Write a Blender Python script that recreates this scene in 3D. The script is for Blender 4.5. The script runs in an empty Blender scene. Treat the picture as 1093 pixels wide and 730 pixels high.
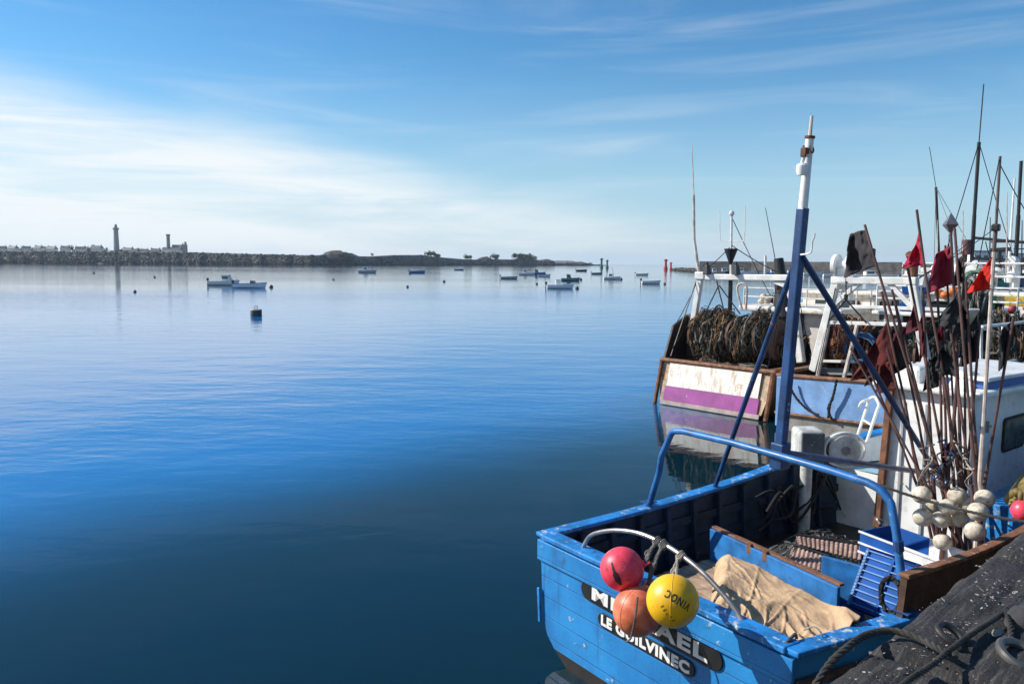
import bpy, bmesh, math, random
from mathutils import Vector, Matrix, Euler, noise
random.seed(7)
PI = math.pi
R = math.radians
scene = bpy.context.scene
COL = scene.collection

# ------------------------------------------------------------------ camera model
FPX, CAMH, HOR, ROLL = 850.0, 3.6, 281.1, math.atan(.0066)
PITCH = math.atan((365 - HOR) / FPX)
_f = Vector((0, math.cos(PITCH), -math.sin(PITCH)))
_u = Vector((0, math.sin(PITCH), math.cos(PITCH)))
_r = Vector((1, 0, 0))
CR = _r * math.cos(ROLL) + _u * math.sin(ROLL)
CU = _u * math.cos(ROLL) - _r * math.sin(ROLL)
CP = Vector((0, 0, CAMH))
cam_d = bpy.data.cameras.new('camera')
cam = bpy.data.objects.new('camera', cam_d)
COL.objects.link(cam)
cam_d.sensor_width = 36
cam_d.lens = FPX / 1093 * 36
cam_d.clip_start = .05
cam_d.clip_end = 30000
mw = Matrix.Identity(4)
for i in range(3):
    mw[i][0], mw[i][1], mw[i][2], mw[i][3] = CR[i], CU[i], -_f[i], CP[i]
cam.matrix_world = mw
scene.camera = cam

def ray(x, y):
    return _f + CR * ((x - 546.5) / FPX) + CU * ((365 - y) / FPX)

def at_z(x, y, z):
    r = ray(x, y)
    return CP + r * ((z - CAMH) / r.z)

def at_d(x, y, d):
    r = ray(x, y)
    return CP + r * (d / r.y)

class Frame:
    """local frame of a thing: x forward, y to port, z up"""
    def __init__(s, o, heading):
        s.o = Vector(o); s.h = R(heading); s.rz = PI / 2 - s.h
        s.ex = Vector((math.sin(s.h), math.cos(s.h), 0))
        s.ey = Vector((-math.cos(s.h), math.sin(s.h), 0))
    def loc(s, P):
        d = P - s.o
        return Vector((d.dot(s.ex), d.dot(s.ey), P.z - s.o.z))
    def _pl(s, px, py, n, k):
        r = ray(px, py)
        return s.loc(CP + r * ((k + s.o.dot(n) - CP.dot(n)) / r.dot(n)))
    def x(s, px, py, k): return s._pl(px, py, s.ex, k)
    def y(s, px, py, k): return s._pl(px, py, s.ey, k)
    def z(s, px, py, k): return s.loc(at_z(px, py, k))
    def w(s, v): return s.o + s.ex * v[0] + s.ey * v[1] + Vector((0, 0, v[2]))

# ------------------------------------------------------------------ mesh helper
class MB:
    def __init__(s):
        s.bm = bmesh.new(); s.mi = 0
    def face(s, vs):
        try:
            f = s.bm.faces.new(vs); f.material_index = s.mi
            return f
        except ValueError:
            return None
    def v(s, p): return s.bm.verts.new(p)
    def box(s, c, size, rot=None, taper=(1, 1)):
        c = Vector(c); M3 = rot.to_matrix() if isinstance(rot, Euler) else (rot or Matrix.Identity(3))
        vs = []
        for k in (-1, 1):
            tx, ty = (taper if k == 1 else (1, 1))
            for i, j in ((-1, -1), (1, -1), (1, 1), (-1, 1)):
                vs.append(s.v(c + M3 @ Vector((i * size[0] / 2 * tx, j * size[1] / 2 * ty, k * size[2] / 2))))
        for q in ((3, 2, 1, 0), (4, 5, 6, 7), (0, 1, 5, 4), (1, 2, 6, 5), (2, 3, 7, 6), (3, 0, 4, 7)):
            s.face([vs[i] for i in q])
        return s
    def bar(s, a, b, w, h, up=(0, 0, 1)):
        a, b = Vector(a), Vector(b); d = (b - a); L = d.length; d.normalize()
        up = Vector(up)
        if abs(d.dot(up)) > .98: up = Vector((1, 0, 0))
        y = up.cross(d).normalized(); z = d.cross(y)
        M3 = Matrix((d, y, z)).transposed()
        return s.box((a + b) / 2, (L, w, h), M3)
    def tube(s, pts, r, n=8, cap=True, closed=False):
        pts = [Vector(p) for p in pts]; m = len(pts)
        rr = r if isinstance(r, (list, tuple)) else [r] * m
        rings = []; up = None
        for i in range(m):
            if closed: d = pts[(i + 1) % m] - pts[i - 1]
            else: d = pts[min(i + 1, m - 1)] - pts[max(i - 1, 0)]
            if d.length < 1e-9: d = Vector((0, 0, 1))
            d.normalize()
            if up is None:
                up = Vector((0, 0, 1)) if abs(d.z) < .9 else Vector((1, 0, 0))
            up = (up - d * up.dot(d))
            if up.length < 1e-6: up = d.orthogonal()
            up.normalize(); sd = d.cross(up)
            rings.append([s.v(pts[i] + (up * math.cos(2 * PI * k / n) + sd * math.sin(2 * PI * k / n)) * rr[i]) for k in range(n)])
        for i in range(m if closed else m - 1):
            A, B = rings[i], rings[(i + 1) % m]
            for k in range(n):
                s.face([A[k], A[(k + 1) % n], B[(k + 1) % n], B[k]])
        if cap and not closed:
            s.face(rings[0][::-1]); s.face(rings[-1])
        return s
    def lathe(s, prof, n=16, c=(0, 0, 0), M3=None, cap=True):
        c = Vector(c); M3 = M3 or Matrix.Identity(3); rings = []
        for r, z in prof:
            if r < 1e-6: rings.append([s.v(c + M3 @ Vector((0, 0, z)))])
            else: rings.append([s.v(c + M3 @ Vector((r * math.cos(2 * PI * k / n), r * math.sin(2 * PI * k / n), z))) for k in range(n)])
        for A, B in zip(rings, rings[1:]):
            for k in range(n):
                a, b = A[k % len(A)], A[(k + 1) % len(A)]; c2, d = B[(k + 1) % len(B)], B[k % len(B)]
                vs = []
                for q in (a, b, c2, d):
                    if q not in vs: vs.append(q)
                if len(vs) > 2: s.face(vs)
        if cap and len(rings[0]) > 1: s.face(rings[0][::-1])
        if cap and len(rings[-1]) > 1: s.face(rings[-1])
        return s
    def sphere(s, c, r, n=16, m=10, sc=(1, 1, 1), fn=None):
        prof = []
        c = Vector(c); rings = []
        for i in range(m + 1):
            th = PI * i / m
            if i in (0, m): ps = [Vector((0, 0, math.cos(th)))]
            else: ps = [Vector((math.sin(th) * math.cos(2 * PI * k / n), math.sin(th) * math.sin(2 * PI * k / n), math.cos(th))) for k in range(n)]
            ring = []
            for p in ps:
                k = fn(p) if fn else 1
                ring.append(s.v(c + Vector((p.x * sc[0], p.y * sc[1], p.z * sc[2])) * r * k))
            rings.append(ring)
        for A, B in zip(rings, rings[1:]):
            for k in range(n):
                vs = []
                for q in (A[k % len(A)], A[(k + 1) % len(A)], B[(k + 1) % len(B)], B[k % len(B)]):
                    if q not in vs: vs.append(q)
                s.face(vs[::-1])
        return s
    def grid(s, fn, nu, nv):
        g = [[s.v(fn(i / nu, j / nv)) for j in range(nv + 1)] for i in range(nu + 1)]
        for i in range(nu):
            for j in range(nv):
                s.face([g[i][j], g[i + 1][j], g[i + 1][j + 1], g[i][j + 1]])
        return g
    def loft(s, secs, wrap=False, ends=False, mifn=None):
        rows = [[s.v(p) for p in sec] for sec in secs]
        for a, b in zip(rows, rows[1:]):
            n = len(a)
            for k in range(n if wrap else n - 1):
                if mifn: s.mi = mifn(k)
                s.face([a[k], a[(k + 1) % n], b[(k + 1) % n], b[k]])
        if ends:
            s.face(rows[0][::-1]); s.face(rows[-1])
        return s
    def prism(s, pts, t, M4):
        """2D outline extruded by t along local z"""
        A = [s.v(M4 @ Vector((p[0], p[1], 0))) for p in pts]
        B = [s.v(M4 @ Vector((p[0], p[1], t))) for p in pts]
        n = len(pts)
        s.face(A[::-1]); s.face(B)
        for i in range(n): s.face([A[i], A[(i + 1) % n], B[(i + 1) % n], B[i]])
        return s
    def build(s, name, mats, parent=None, smooth=35, bevel=0, solid=0, sub=0, norm=True, label=None, bseg=2):
        if norm: bmesh.ops.recalc_face_normals(s.bm, faces=s.bm.faces[:])
        me = bpy.data.meshes.new(name)
        s.bm.to_mesh(me); s.bm.free()
        for m in (mats if isinstance(mats, (list, tuple)) else [mats]): me.materials.append(m)
        if smooth:
            me.shade_smooth()
            if smooth < 180: me.set_sharp_from_angle(angle=R(smooth))
        o = bpy.data.objects.new(name, me)
        COL.objects.link(o)
        if parent: o.parent = parent
        if solid:
            md = o.modifiers.new('solid', 'SOLIDIFY'); md.thickness = solid; md.offset = 0
        if sub:
            md = o.modifiers.new('sub', 'SUBSURF'); md.levels = sub; md.render_levels = sub
        if bevel:
            md = o.modifiers.new('bevel', 'BEVEL'); md.width = bevel; md.segments = bseg; md.limit_method = 'ANGLE'; md.angle_limit = R(50)
        if label: o['label'] = label
        return o

def tag(o, label=None, cat=None, group=None, kind=None):
    if label: o['label'] = label
    if cat: o['category'] = cat
    if group: o['group'] = group
    if kind: o['kind'] = kind
    return o

def thing(name, label, cat, loc=(0, 0, 0), rz=0, group=None):
    o = bpy.data.objects.new(name, None); COL.objects.link(o)
    o.empty_display_size = .3
    o.location = loc; o.rotation_euler = (0, 0, rz)
    return tag(o, label, cat, group)

def copy_tree(o, parent=None):
    c = o.copy(); COL.objects.link(c)
    if parent: c.parent = parent
    for ch in list(o.children): copy_tree(ch, c)
    return c

def smooth_path(ctrl, n=8):
    """Catmull-Rom through control points"""
    P = [Vector(p) for p in ctrl]; out = []
    for i in range(len(P) - 1):
        p0 = P[max(i - 1, 0)]; p1 = P[i]; p2 = P[i + 1]; p3 = P[min(i + 2, len(P) - 1)]
        for k in range(n):
            t = k / n
            out.append(.5 * ((2 * p1) + (p2 - p0) * t + (2 * p0 - 5 * p1 + 4 * p2 - p3) * t * t + (3 * p1 - p0 - 3 * p2 + p3) * t ** 3))
    out.append(P[-1]); return out

def sag(a, b, d, n=14):
    a, b = Vector(a), Vector(b)
    return [a.lerp(b, i / n) - Vector((0, 0, d * 4 * (i / n) * (1 - i / n))) for i in range(n + 1)]

def strand_rope(mb, pts, r, pitch=None, n=6):
    """three-strand laid rope following pts"""
    pitch = pitch or r * 9
    P = [Vector(p) for p in pts]; L = [0]
    for a, b in zip(P, P[1:]): L.append(L[-1] + (b - a).length)
    steps = max(8, int(L[-1] / (pitch / 7))); res = []
    j = 0; up = None
    strands = [[], [], []]
    for i in range(steps + 1):
        l = L[-1] * i / steps
        while j < len(P) - 2 and L[j + 1] < l: j += 1
        t = (l - L[j]) / max(L[j + 1] - L[j], 1e-9)
        p = P[j].lerp(P[j + 1], t); d = (P[j + 1] - P[j]).normalized()
        if up is None: up = d.orthogonal().normalized()
        up = (up - d * up.dot(d)).normalized(); sd = d.cross(up)
        for k in range(3):
            a = 2 * PI * (l / pitch + k / 3)
            strands[k].append(p + (up * math.cos(a) + sd * math.sin(a)) * r * .5)
    for st in strands: mb.tube(st, r * .56, n)

def text_mesh(txt, size, bold=.0, spacing=1.0, res=3):
    """flat text as (verts, faces), centred at the origin"""
    cu = bpy.data.curves.new('lettering', 'FONT')
    cu.body = txt; cu.size = size; cu.align_x = 'CENTER'; cu.align_y = 'CENTER'
    cu.offset = bold; cu.resolution_u = res; cu.space_character = spacing; cu.fill_mode = 'FRONT'
    to = bpy.data.objects.new('lettering', cu); COL.objects.link(to)
    dg = bpy.context.evaluated_depsgraph_get(); dg.update()
    me = bpy.data.meshes.new_from_object(to.evaluated_get(dg))
    vs = [v.co.copy() for v in me.vertices]; fs = [list(p.vertices) for p in me.polygons]
    bpy.data.objects.remove(to); bpy.data.meshes.remove(me); bpy.data.curves.remove(cu)
    return vs, fs

def lettering(name, txt, size, M4, mat, parent, width=None, bold=.004, thick=.004, spacing=1.0, fn=None):
    vs, fs = text_mesh(txt, size, bold, spacing)
    xs = [v.x for v in vs]; k = (width / (max(xs) - min(xs))) if width else 1
    mb = MB()
    bv = [mb.v(fn(v.x * k, v.y) if fn else M4 @ Vector((v.x * k, v.y, 0))) for v in vs]
    for f in fs: mb.face([bv[i] for i in f])
    bmesh.ops.remove_doubles(mb.bm, verts=mb.bm.verts[:], dist=1e-5)
    o = mb.build(name, mat, parent, smooth=0, norm=False)
    md = o.modifiers.new('solid', 'SOLIDIFY'); md.thickness = thick; md.offset = 0
    return o

# ------------------------------------------------------------------ materials
_mats = {}
def mat(name, col, rough=.55, metal=0, var=.2, vs=3.0, col2=None, rust=0, rs=3.0, rcol=(.16, .055, .02), chips=0, chcol=(.7, .72, .72), cs=14,
        bump=0, bs=30, seam=0, saxis=2, seamcol=None, streak=0, scol=(.2, .09, .04), coat=0, spec=.5, sheer=0, trans=0, dirt=0, dcol=(.03, .028, .025)):
    if name in _mats: return _mats[name]
    m = bpy.data.materials.new(name); m.use_nodes = True; _mats[name] = m
    nt = m.node_tree; N = nt.nodes; L = nt.links
    b = N['Principled BSDF']
    tc = N.new('ShaderNodeTexCoord'); co = tc.outputs['Object']
    def nz(scale, detail=4, rgh=.6, vec=None, dist=0):
        n = N.new('ShaderNodeTexNoise'); n.inputs['Scale'].default_value = scale; n.inputs['Detail'].default_value = detail
        n.inputs['Roughness'].default_value = rgh; n.inputs['Distortion'].default_value = dist; L.new(vec or co, n.inputs['Vector']); return n.outputs['Fac']
    def ramp(fac, a, c):
        n = N.new('ShaderNodeMapRange'); n.inputs['From Min'].default_value = a; n.inputs['From Max'].default_value = c
        n.interpolation_type = 'SMOOTHSTEP'; L.new(fac, n.inputs['Value']); return n.outputs['Result']
    def mix(fac, A, B):
        n = N.new('ShaderNodeMix'); n.data_type = 'RGBA'; L.new(fac, n.inputs['Factor'])
        for sock, val in ((n.inputs['A'], A), (n.inputs['B'], B)):
            if hasattr(val, 'is_output'): L.new(val, sock)
            else: sock.default_value = (*val, 1)
        return n.outputs['Result']
    def mul(a, k):
        n = N.new('ShaderNodeMath'); n.operation = 'MULTIPLY'; L.new(a, n.inputs[0])
        if hasattr(k, 'is_output'): L.new(k, n.inputs[1])
        else: n.inputs[1].default_value = k
        return n.outputs[0]
    lo = tuple(c * (1 - var) for c in col)
    hi = col2 or tuple(min(1, c * (1 + var)) for c in col)
    c = mix(ramp(nz(vs, 5), .3, .7), lo, hi)
    hgt = None
    if dirt:
        c = mix(mul(ramp(nz(vs * 2.7, 6, .7), .62 - .25 * dirt, .75), .8), c, dcol)
    if streak:
        mp = N.new('ShaderNodeMapping'); mp.inputs['Scale'].default_value = (9, 9, .7); L.new(co, mp.inputs['Vector'])
        c = mix(mul(ramp(nz(1.0, 5, .65, mp.outputs['Vector']), .66 - .2 * streak, .82 - .1 * streak), .75), c, scol)
    if chips:
        c = mix(mul(ramp(nz(cs, 6, .7), .68 - .16 * chips, .72 - .16 * chips), ramp(nz(1.7, 3), .47, .60)), c, chcol)
    if rust:
        rf = ramp(nz(rs, 8, .72), .68 - .22 * rust, .74 - .16 * rust)
        c = mix(rf, c, mix(nz(rs * 6, 4), rcol, tuple(x * 2.2 for x in rcol)))
    if seam:
        sx = N.new('ShaderNodeSeparateXYZ'); L.new(co, sx.inputs[0])
        wv = N.new('ShaderNodeMath'); wv.operation = 'PINGPONG'; wv.inputs[1].default_value = seam / 2; L.new(sx.outputs[saxis], wv.inputs[0])
        ln = N.new('ShaderNodeMapRange'); ln.inputs['From Min'].default_value = .0; ln.inputs['From Max'].default_value = .007
        ln.inputs['To Min'].default_value = 1; ln.inputs['To Max'].default_value = 0
        L.new(wv.outputs[0], ln.inputs['Value']); seamf = ln.outputs['Result']
        brk = mul(seamf, ramp(nz(2.3, 3), .3, .55))
        c = mix(mul(brk, .8), c, seamcol or tuple(x * .35 for x in col))
        hgt = seamf
    L.new(c, b.inputs['Base Color'])
    b.inputs['Metallic'].default_value = metal
    b.inputs['Specular IOR Level'].default_value = spec
    rr = N.new('ShaderNodeMapRange'); L.new(nz(vs * 2.1, 4), rr.inputs['Value'])
    rr.inputs['To Min'].default_value = max(.03, rough - .15); rr.inputs['To Max'].default_value = min(1, rough + .18)
    L.new(rr.outputs['Result'], b.inputs['Roughness'])
    if coat: b.inputs['Coat Weight'].default_value = coat; b.inputs['Coat Roughness'].default_value = .15
    if trans:
        tr = N.new('ShaderNodeBsdfTranslucent'); L.new(c, tr.inputs['Color'])
        mx = N.new('ShaderNodeMixShader'); mx.inputs[0].default_value = trans
        L.new(b.outputs[0], mx.inputs[1]); L.new(tr.outputs[0], mx.inputs[2]); L.new(mx.outputs[0], N['Material Output'].inputs['Surface'])
    if bump or hgt is not None:
        bp = N.new('ShaderNodeBump'); bp.inputs['Strength'].default_value = 1
        h = mul(nz(bs, 5, .65), bump) if bump else None
        if hgt is not None:
            g = mul(hgt, -.0022)
            if h is not None:
                ad = N.new('ShaderNodeMath'); L.new(h, ad.inputs[0]); L.new(g, ad.inputs[1]); h = ad.outputs[0]
            else: h = g
        bp.inputs['Distance'].default_value = 1
        L.new(h, bp.inputs['Height']); L.new(bp.outputs[0], b.inputs['Normal'])
    return m

def glass_mat(name, col=(.02, .03, .035)):
    m = mat(name, col, rough=.12, var=.1, spec=.8); return m

WHITE = mat('white_paint', (.74, .74, .71), .45, dirt=.25, rust=.12, rs=5, dcol=(.35, .32, .27))
WHITE_CLEAN = mat('white_gelcoat', (.78, .79, .78), .35, var=.06, vs=1)
BLUE = mat('blue_hull_paint', (.010, .20, .56), .45, var=.28, vs=1.7, col2=(.02, .25, .60), chips=.36, chcol=(.36, .48, .58), cs=9, streak=.35, scol=(.02, .09, .2), seam=.185, seamcol=(.006, .06, .2), bump=.0025, bs=26, dirt=.12)
BLUE_TRIM = mat('blue_trim_paint', (.014, .20, .54), .45, var=.3, vs=5, chips=.75, chcol=(.50, .54, .55), cs=13, rust=.35, rs=6, rcol=(.04, .03, .028), bump=.003, dirt=.55, dcol=(.015, .03, .05))
BLUE_STEEL = mat('blue_steel_paint', (.012, .05, .15), .4, var=.35, vs=5, chips=.35, chcol=(.3, .36, .42), cs=18, rust=.15, rs=9, bump=.001)
BLUE_LIGHT = mat('light_blue_tube_paint', (.02, .13, .36), .38, var=.35, vs=6, chips=.4, chcol=(.35, .45, .55), cs=18, rust=.12, rs=9)
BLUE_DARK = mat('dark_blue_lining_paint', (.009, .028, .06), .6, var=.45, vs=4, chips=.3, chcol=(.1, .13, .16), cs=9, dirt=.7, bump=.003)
BLACK_HULL = mat('black_antifouling', (.018, .015, .014), .6, var=.4, rust=.3, rs=4, rcol=(.07, .03, .018))
BLACK = mat('black_paint', (.012, .012, .013), .45, var=.3)
BLACK_RUBBER = mat('black_rubber', (.014, .014, .014), .75, var=.4, bump=.004, bs=40)
TAR = mat('tarred_rope', (.03, .028, .025), .85, var=.5, vs=12, bump=.004, bs=60, chips=.12, chcol=(.25, .23, .2), cs=30)
BROWN = mat('brown_worn_wood', (.10, .048, .028), .7, var=.45, vs=5, dirt=.5, bump=.004, bs=20, chips=.12, chcol=(.35, .2, .1))
RUST_CAP = mat('rusty_orange_cap', (.19, .085, .042), .7, var=.4, vs=9, chips=.5, chcol=(.55, .4, .3), cs=14, bump=.004)
RUST = mat('rust', (.16, .07, .035), .85, var=.5, vs=7, bump=.004, dirt=.3)
STEEL = mat('worn_steel', (.34, .31, .29), .38, metal=.75, var=.25, vs=9, rust=.28, rs=8, rcol=(.2, .11, .07))
DECKM = mat('dark_wet_deck', (.02, .019, .018), .5, var=.5, vs=4, bump=.004, bs=15, chips=.1, chcol=(.1, .09, .08), cs=20)
WOOD = mat('pale_boards', (.42, .28, .18), .7, var=.35, vs=7, dirt=.25, bump=.002)
CANVAS = mat('beige_canvas', (.50, .335, .195), .92, var=.22, vs=5, bump=.004, bs=110, dirt=.45, dcol=(.30, .19, .105), streak=.2, scol=(.33, .2, .1))
LETTER = mat('white_lettering', (.78, .78, .75), .5, var=.1, chips=.1, chcol=(.1, .1, .1))
NETDARK = mat('dark_net', (.03, .035, .03), .9, var=.6, vs=6, dirt=.3)
NETBROWN = mat('brown_net', (.14, .07, .03), .9, var=.6, vs=6, dirt=.3)
NETGREY = mat('grey_net', (.16, .15, .125), .9, var=.5, vs=7)
ROPEW = mat('pale_rope', (.3, .27, .22), .85, var=.35, vs=15)
ROPEG = mat('grey_rope', (.12, .115, .105), .85, var=.4, vs=15)
FLOATM = mat('cream_float', (.60, .53, .42), .75, var=.3, vs=9, dirt=.75, dcol=(.13, .09, .06), chips=.3, chcol=(.62, .56, .47), cs=8, bump=.004, bs=22)
POLEM = mat('brown_pole', (.105, .05, .042), .6, var=.4, vs=5, dirt=.3)
POLEW = mat('pale_pole', (.5, .42, .36), .55, var=.35, vs=5, dirt=.3, dcol=(.2, .1, .07))
GLASS = glass_mat('dark_glass')
PANE_GREEN = mat('window_glass', (.1, .12, .1), .1, var=.4, vs=6, spec=.8)

# ------------------------------------------------------------------ light, sky, water
SUN_EL, SUN_AZ = 34.0, -76.0                       # compass azimuth from +Y
sd = Vector((math.sin(R(SUN_AZ)) * math.cos(R(SUN_EL)), math.cos(R(SUN_AZ)) * math.cos(R(SUN_EL)), math.sin(R(SUN_EL))))
sl = bpy.data.lights.new('sun', 'SUN'); sl.energy = 5.0; sl.angle = R(.53); sl.color = (1, .95, .87)
so = bpy.data.objects.new('sun', sl); COL.objects.link(so)
so.rotation_mode = 'QUATERNION'; so.rotation_quaternion = sd.to_track_quat('Z', 'Y')

w = bpy.data.worlds.new('World'); scene.world = w; w.use_nodes = True
nt = w.node_tree; N = nt.nodes; L = nt.links
bg = N['Background']; bg.inputs['Strength'].default_value = .112
sky = N.new('ShaderNodeTexSky'); sky.sky_type = 'NISHITA'; sky.sun_disc = False
sky.sun_elevation = R(SUN_EL); sky.sun_rotation = R(SUN_AZ) % (2 * PI)
sky.altitude = 0; sky.air_density = 1.0; sky.dust_density = .1; sky.ozone_density = 1.3
tc = N.new('ShaderNodeTexCoord'); sp = N.new('ShaderNodeSeparateXYZ'); L.new(tc.outputs['Generated'], sp.inputs[0])
def mth(op, a, b=None, c=None):
    n = N.new('ShaderNodeMath'); n.operation = op
    for i, q in enumerate((a, b, c)):
        if q is None: continue
        if hasattr(q, 'is_output'): L.new(q, n.inputs[i])
        else: n.inputs[i].default_value = q
    return n.outputs[0]
def mrange(v, a, b, c=0, d=1, t='SMOOTHSTEP'):
    n = N.new('ShaderNodeMapRange'); n.interpolation_type = t; L.new(v, n.inputs['Value'])
    for k, q in zip(('From Min', 'From Max', 'To Min', 'To Max'), (a, b, c, d)): n.inputs[k].default_value = q
    return n.outputs['Result']
az = mth('ARCTAN2', sp.outputs['X'], sp.outputs['Y'])
el = mth('ARCSINE', sp.outputs['Z'])
cv = N.new('ShaderNodeCombineXYZ'); L.new(az, cv.inputs['X']); L.new(el, cv.inputs['Y'])
# streaky high cloud: rotated, stretched noise in azimuth / elevation
mp = N.new('ShaderNodeMapping'); mp.inputs['Rotation'].default_value = (0, 0, R(9)); mp.inputs['Scale'].default_value = (1.7, 15, 1); L.new(cv.outputs[0], mp.inputs['Vector'])
n1 = N.new('ShaderNodeTexNoise'); n1.inputs['Scale'].default_value = 2.0; n1.inputs['Detail'].default_value = 9; n1.inputs['Roughness'].default_value = .6; n1.inputs['Distortion'].default_value = .5; L.new(mp.outputs[0], n1.inputs['Vector'])
n2 = N.new('ShaderNodeTexNoise'); n2.inputs['Scale'].default_value = 3.0; n2.inputs['Detail'].default_value = 3; L.new(cv.outputs[0], n2.inputs['Vector'])
# upper edge of the cloud sheet falls from left to right
edge = mth('SUBTRACT', mth('ADD', mth('MULTIPLY', az, -.165), .088), mth('MULTIPLY', mth('MAXIMUM', az, 0.0), .0))
edge = mth('ADD', edge, mth('MULTIPLY', mth('SUBTRACT', n2.outputs['Fac'], .5), .07))
below = mth('SUBTRACT', edge, el)
body = mrange(below, -.030, .040)
wisps = mrange(n1.outputs['Fac'], .30, .66)
side = mrange(az, .55, -.40, .38, 1.0)
c1 = mth('MULTIPLY', mth('MULTIPLY', body, mth('ADD', mth('MULTIPLY', wisps, .62), .38)), side)
# thin veil higher up
mp2 = N.new('ShaderNodeMapping'); mp2.inputs['Rotation'].default_value = (0, 0, R(17)); mp2.inputs['Scale'].default_value = (.8, 8.5, 1); L.new(cv.outputs[0], mp2.inputs['Vector'])
n3 = N.new('ShaderNodeTexNoise'); n3.inputs['Scale'].default_value = 2.6; n3.inputs['Detail'].default_value = 8; n3.inputs['Roughness'].default_value = .55; n3.inputs['Distortion'].default_value = 1.0; L.new(mp2.outputs[0], n3.inputs['Vector'])
c2 = mth('MULTIPLY', mrange(n3.outputs['Fac'], .45, .82), mrange(el, .60, .1, .10, .24))
cl = mth('MINIMUM', mth('ADD', c1, c2), .95)
cm = N.new('ShaderNodeMix'); cm.data_type = 'RGBA'; L.new(cl, cm.inputs['Factor'])
hs = N.new('ShaderNodeHueSaturation'); hs.inputs['Saturation'].default_value = 1.25; hs.inputs['Value'].default_value = 1.0
L.new(sky.outputs[0], hs.inputs['Color'])
tint = N.new('ShaderNodeMix'); tint.data_type = 'RGBA'; tint.blend_type = 'MULTIPLY'; tint.inputs['Factor'].default_value = 1
L.new(hs.outputs[0], tint.inputs['A']); tint.inputs['B'].default_value = (.57, .86, .98, 1)
hzm = N.new('ShaderNodeMix'); hzm.data_type = 'RGBA'; L.new(mrange(el, .26, -.02, 0, .85), hzm.inputs['Factor'])
L.new(tint.outputs['Result'], hzm.inputs['A']); hzm.inputs['B'].default_value = (3.5, 4.75, 5.95, 1)
L.new(hzm.outputs['Result'], cm.inputs['A']); cm.inputs['B'].default_value = (6.7, 7.05, 7.2, 1)
L.new(cm.outputs['Result'], bg.inputs['Color'])

vsn = scene.view_settings; vsn.view_transform = 'Standard'; vsn.look = 'None'; vsn.exposure = .32; vsn.gamma = 1; vsn.use_curve_mapping = False

def water_mat():
    m = bpy.data.materials.new('harbour_water'); m.use_nodes = True
    nt = m.node_tree; N = nt.nodes; L = nt.links; b = N['Principled BSDF']
    b.inputs['IOR'].default_value = 1.333
    b.inputs['Roughness'].default_value = .03
    g = N.new('ShaderNodeNewGeometry')
    def nz(sc, detail, stretch=(1, 1, 1), dist=0):
        mp = N.new('ShaderNodeMapping'); mp.inputs['Scale'].default_value = stretch; mp.inputs['Rotation'].default_value = (0, 0, R(12)); L.new(g.outputs['Position'], mp.inputs['Vector'])
        n = N.new('ShaderNodeTexNoise'); n.inputs['Scale'].default_value = sc; n.inputs['Detail'].default_value = detail; n.inputs['Distortion'].default_value = dist
        L.new(mp.outputs[0], n.inputs['Vector']); return n.outputs['Fac']
    def mth(op, a, b2):
        n = N.new('ShaderNodeMath'); n.operation = op
        for i, q in enumerate((a, b2)):
            if hasattr(q, 'is_output'): L.new(q, n.inputs[i])
            else: n.inputs[i].default_value = q
        return n.outputs[0]
    def mr(v, a, c, d, e):
        n = N.new('ShaderNodeMapRange'); n.interpolation_type = 'SMOOTHSTEP'; L.new(v, n.inputs['Value'])
        for k, q in zip(('From Min', 'From Max', 'To Min', 'To Max'), (a, c, d, e)): n.inputs[k].default_value = q
        return n.outputs['Result']
    # breeze ruffles the open water; the lee of the quay and the far bay lie slick; the same mask also paints the sheen
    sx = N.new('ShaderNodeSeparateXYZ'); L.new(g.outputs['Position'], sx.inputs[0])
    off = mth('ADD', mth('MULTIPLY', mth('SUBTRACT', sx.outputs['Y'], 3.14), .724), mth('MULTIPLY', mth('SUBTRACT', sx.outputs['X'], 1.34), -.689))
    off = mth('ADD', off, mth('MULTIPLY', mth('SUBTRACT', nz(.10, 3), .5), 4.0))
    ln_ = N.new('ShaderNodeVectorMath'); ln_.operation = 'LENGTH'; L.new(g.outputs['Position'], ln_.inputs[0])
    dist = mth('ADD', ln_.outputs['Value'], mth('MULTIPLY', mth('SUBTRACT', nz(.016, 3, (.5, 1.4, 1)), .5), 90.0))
    ruf_sheen = mth('MULTIPLY', mth('MULTIPLY', mr(off, 7.5, 13.0, 0, 1), mr(mth('ADD', ln_.outputs['Value'], mth('MULTIPLY', nz(.15, 3), 5.0)), 7.5, 18.5, 0, 1)), mr(dist, 75.0, 150.0, 1, .22))  # middle factor keeps a painted dark zone round the camera
    cmx = N.new('ShaderNodeMix'); cmx.data_type = 'RGBA'; L.new(ruf_sheen, cmx.inputs['Factor'])
    cmx.inputs['A'].default_value = (.0015, .019, .030, 1); cmx.inputs['B'].default_value = (.002, .14, .39, 1)  # sky sheen farther out and darkness near the camera, painted into the base colour
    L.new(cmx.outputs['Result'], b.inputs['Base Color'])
    L.new(mth('ADD', mth('MULTIPLY', ruf_sheen, .055), .03), b.inputs['Roughness'])
    patch = mr(nz(.011, 3, (.55, 1.5, 1)), .40, .62, .30, .9)
    h = mth('ADD', mth('MULTIPLY', nz(.55, 2, (.6, 1.2, 1)), .042), mth('MULTIPLY', nz(2.6, 3, (.7, 1.3, 1), .3), .011))
    h = mth('ADD', h, mth('MULTIPLY', nz(11, 2), .0011))
    h = mth('MULTIPLY', mth('MULTIPLY', h, patch), mth('ADD', mth('MULTIPLY', ruf_sheen, 1.5), .7))
    bp = N.new('ShaderNodeBump'); bp.inputs['Strength'].default_value = 1; bp.inputs['Distance'].default_value = 1
    L.new(h, bp.inputs['Height']); L.new(bp.outputs[0], b.inputs['Normal'])
    return m
mb = MB()
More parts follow.
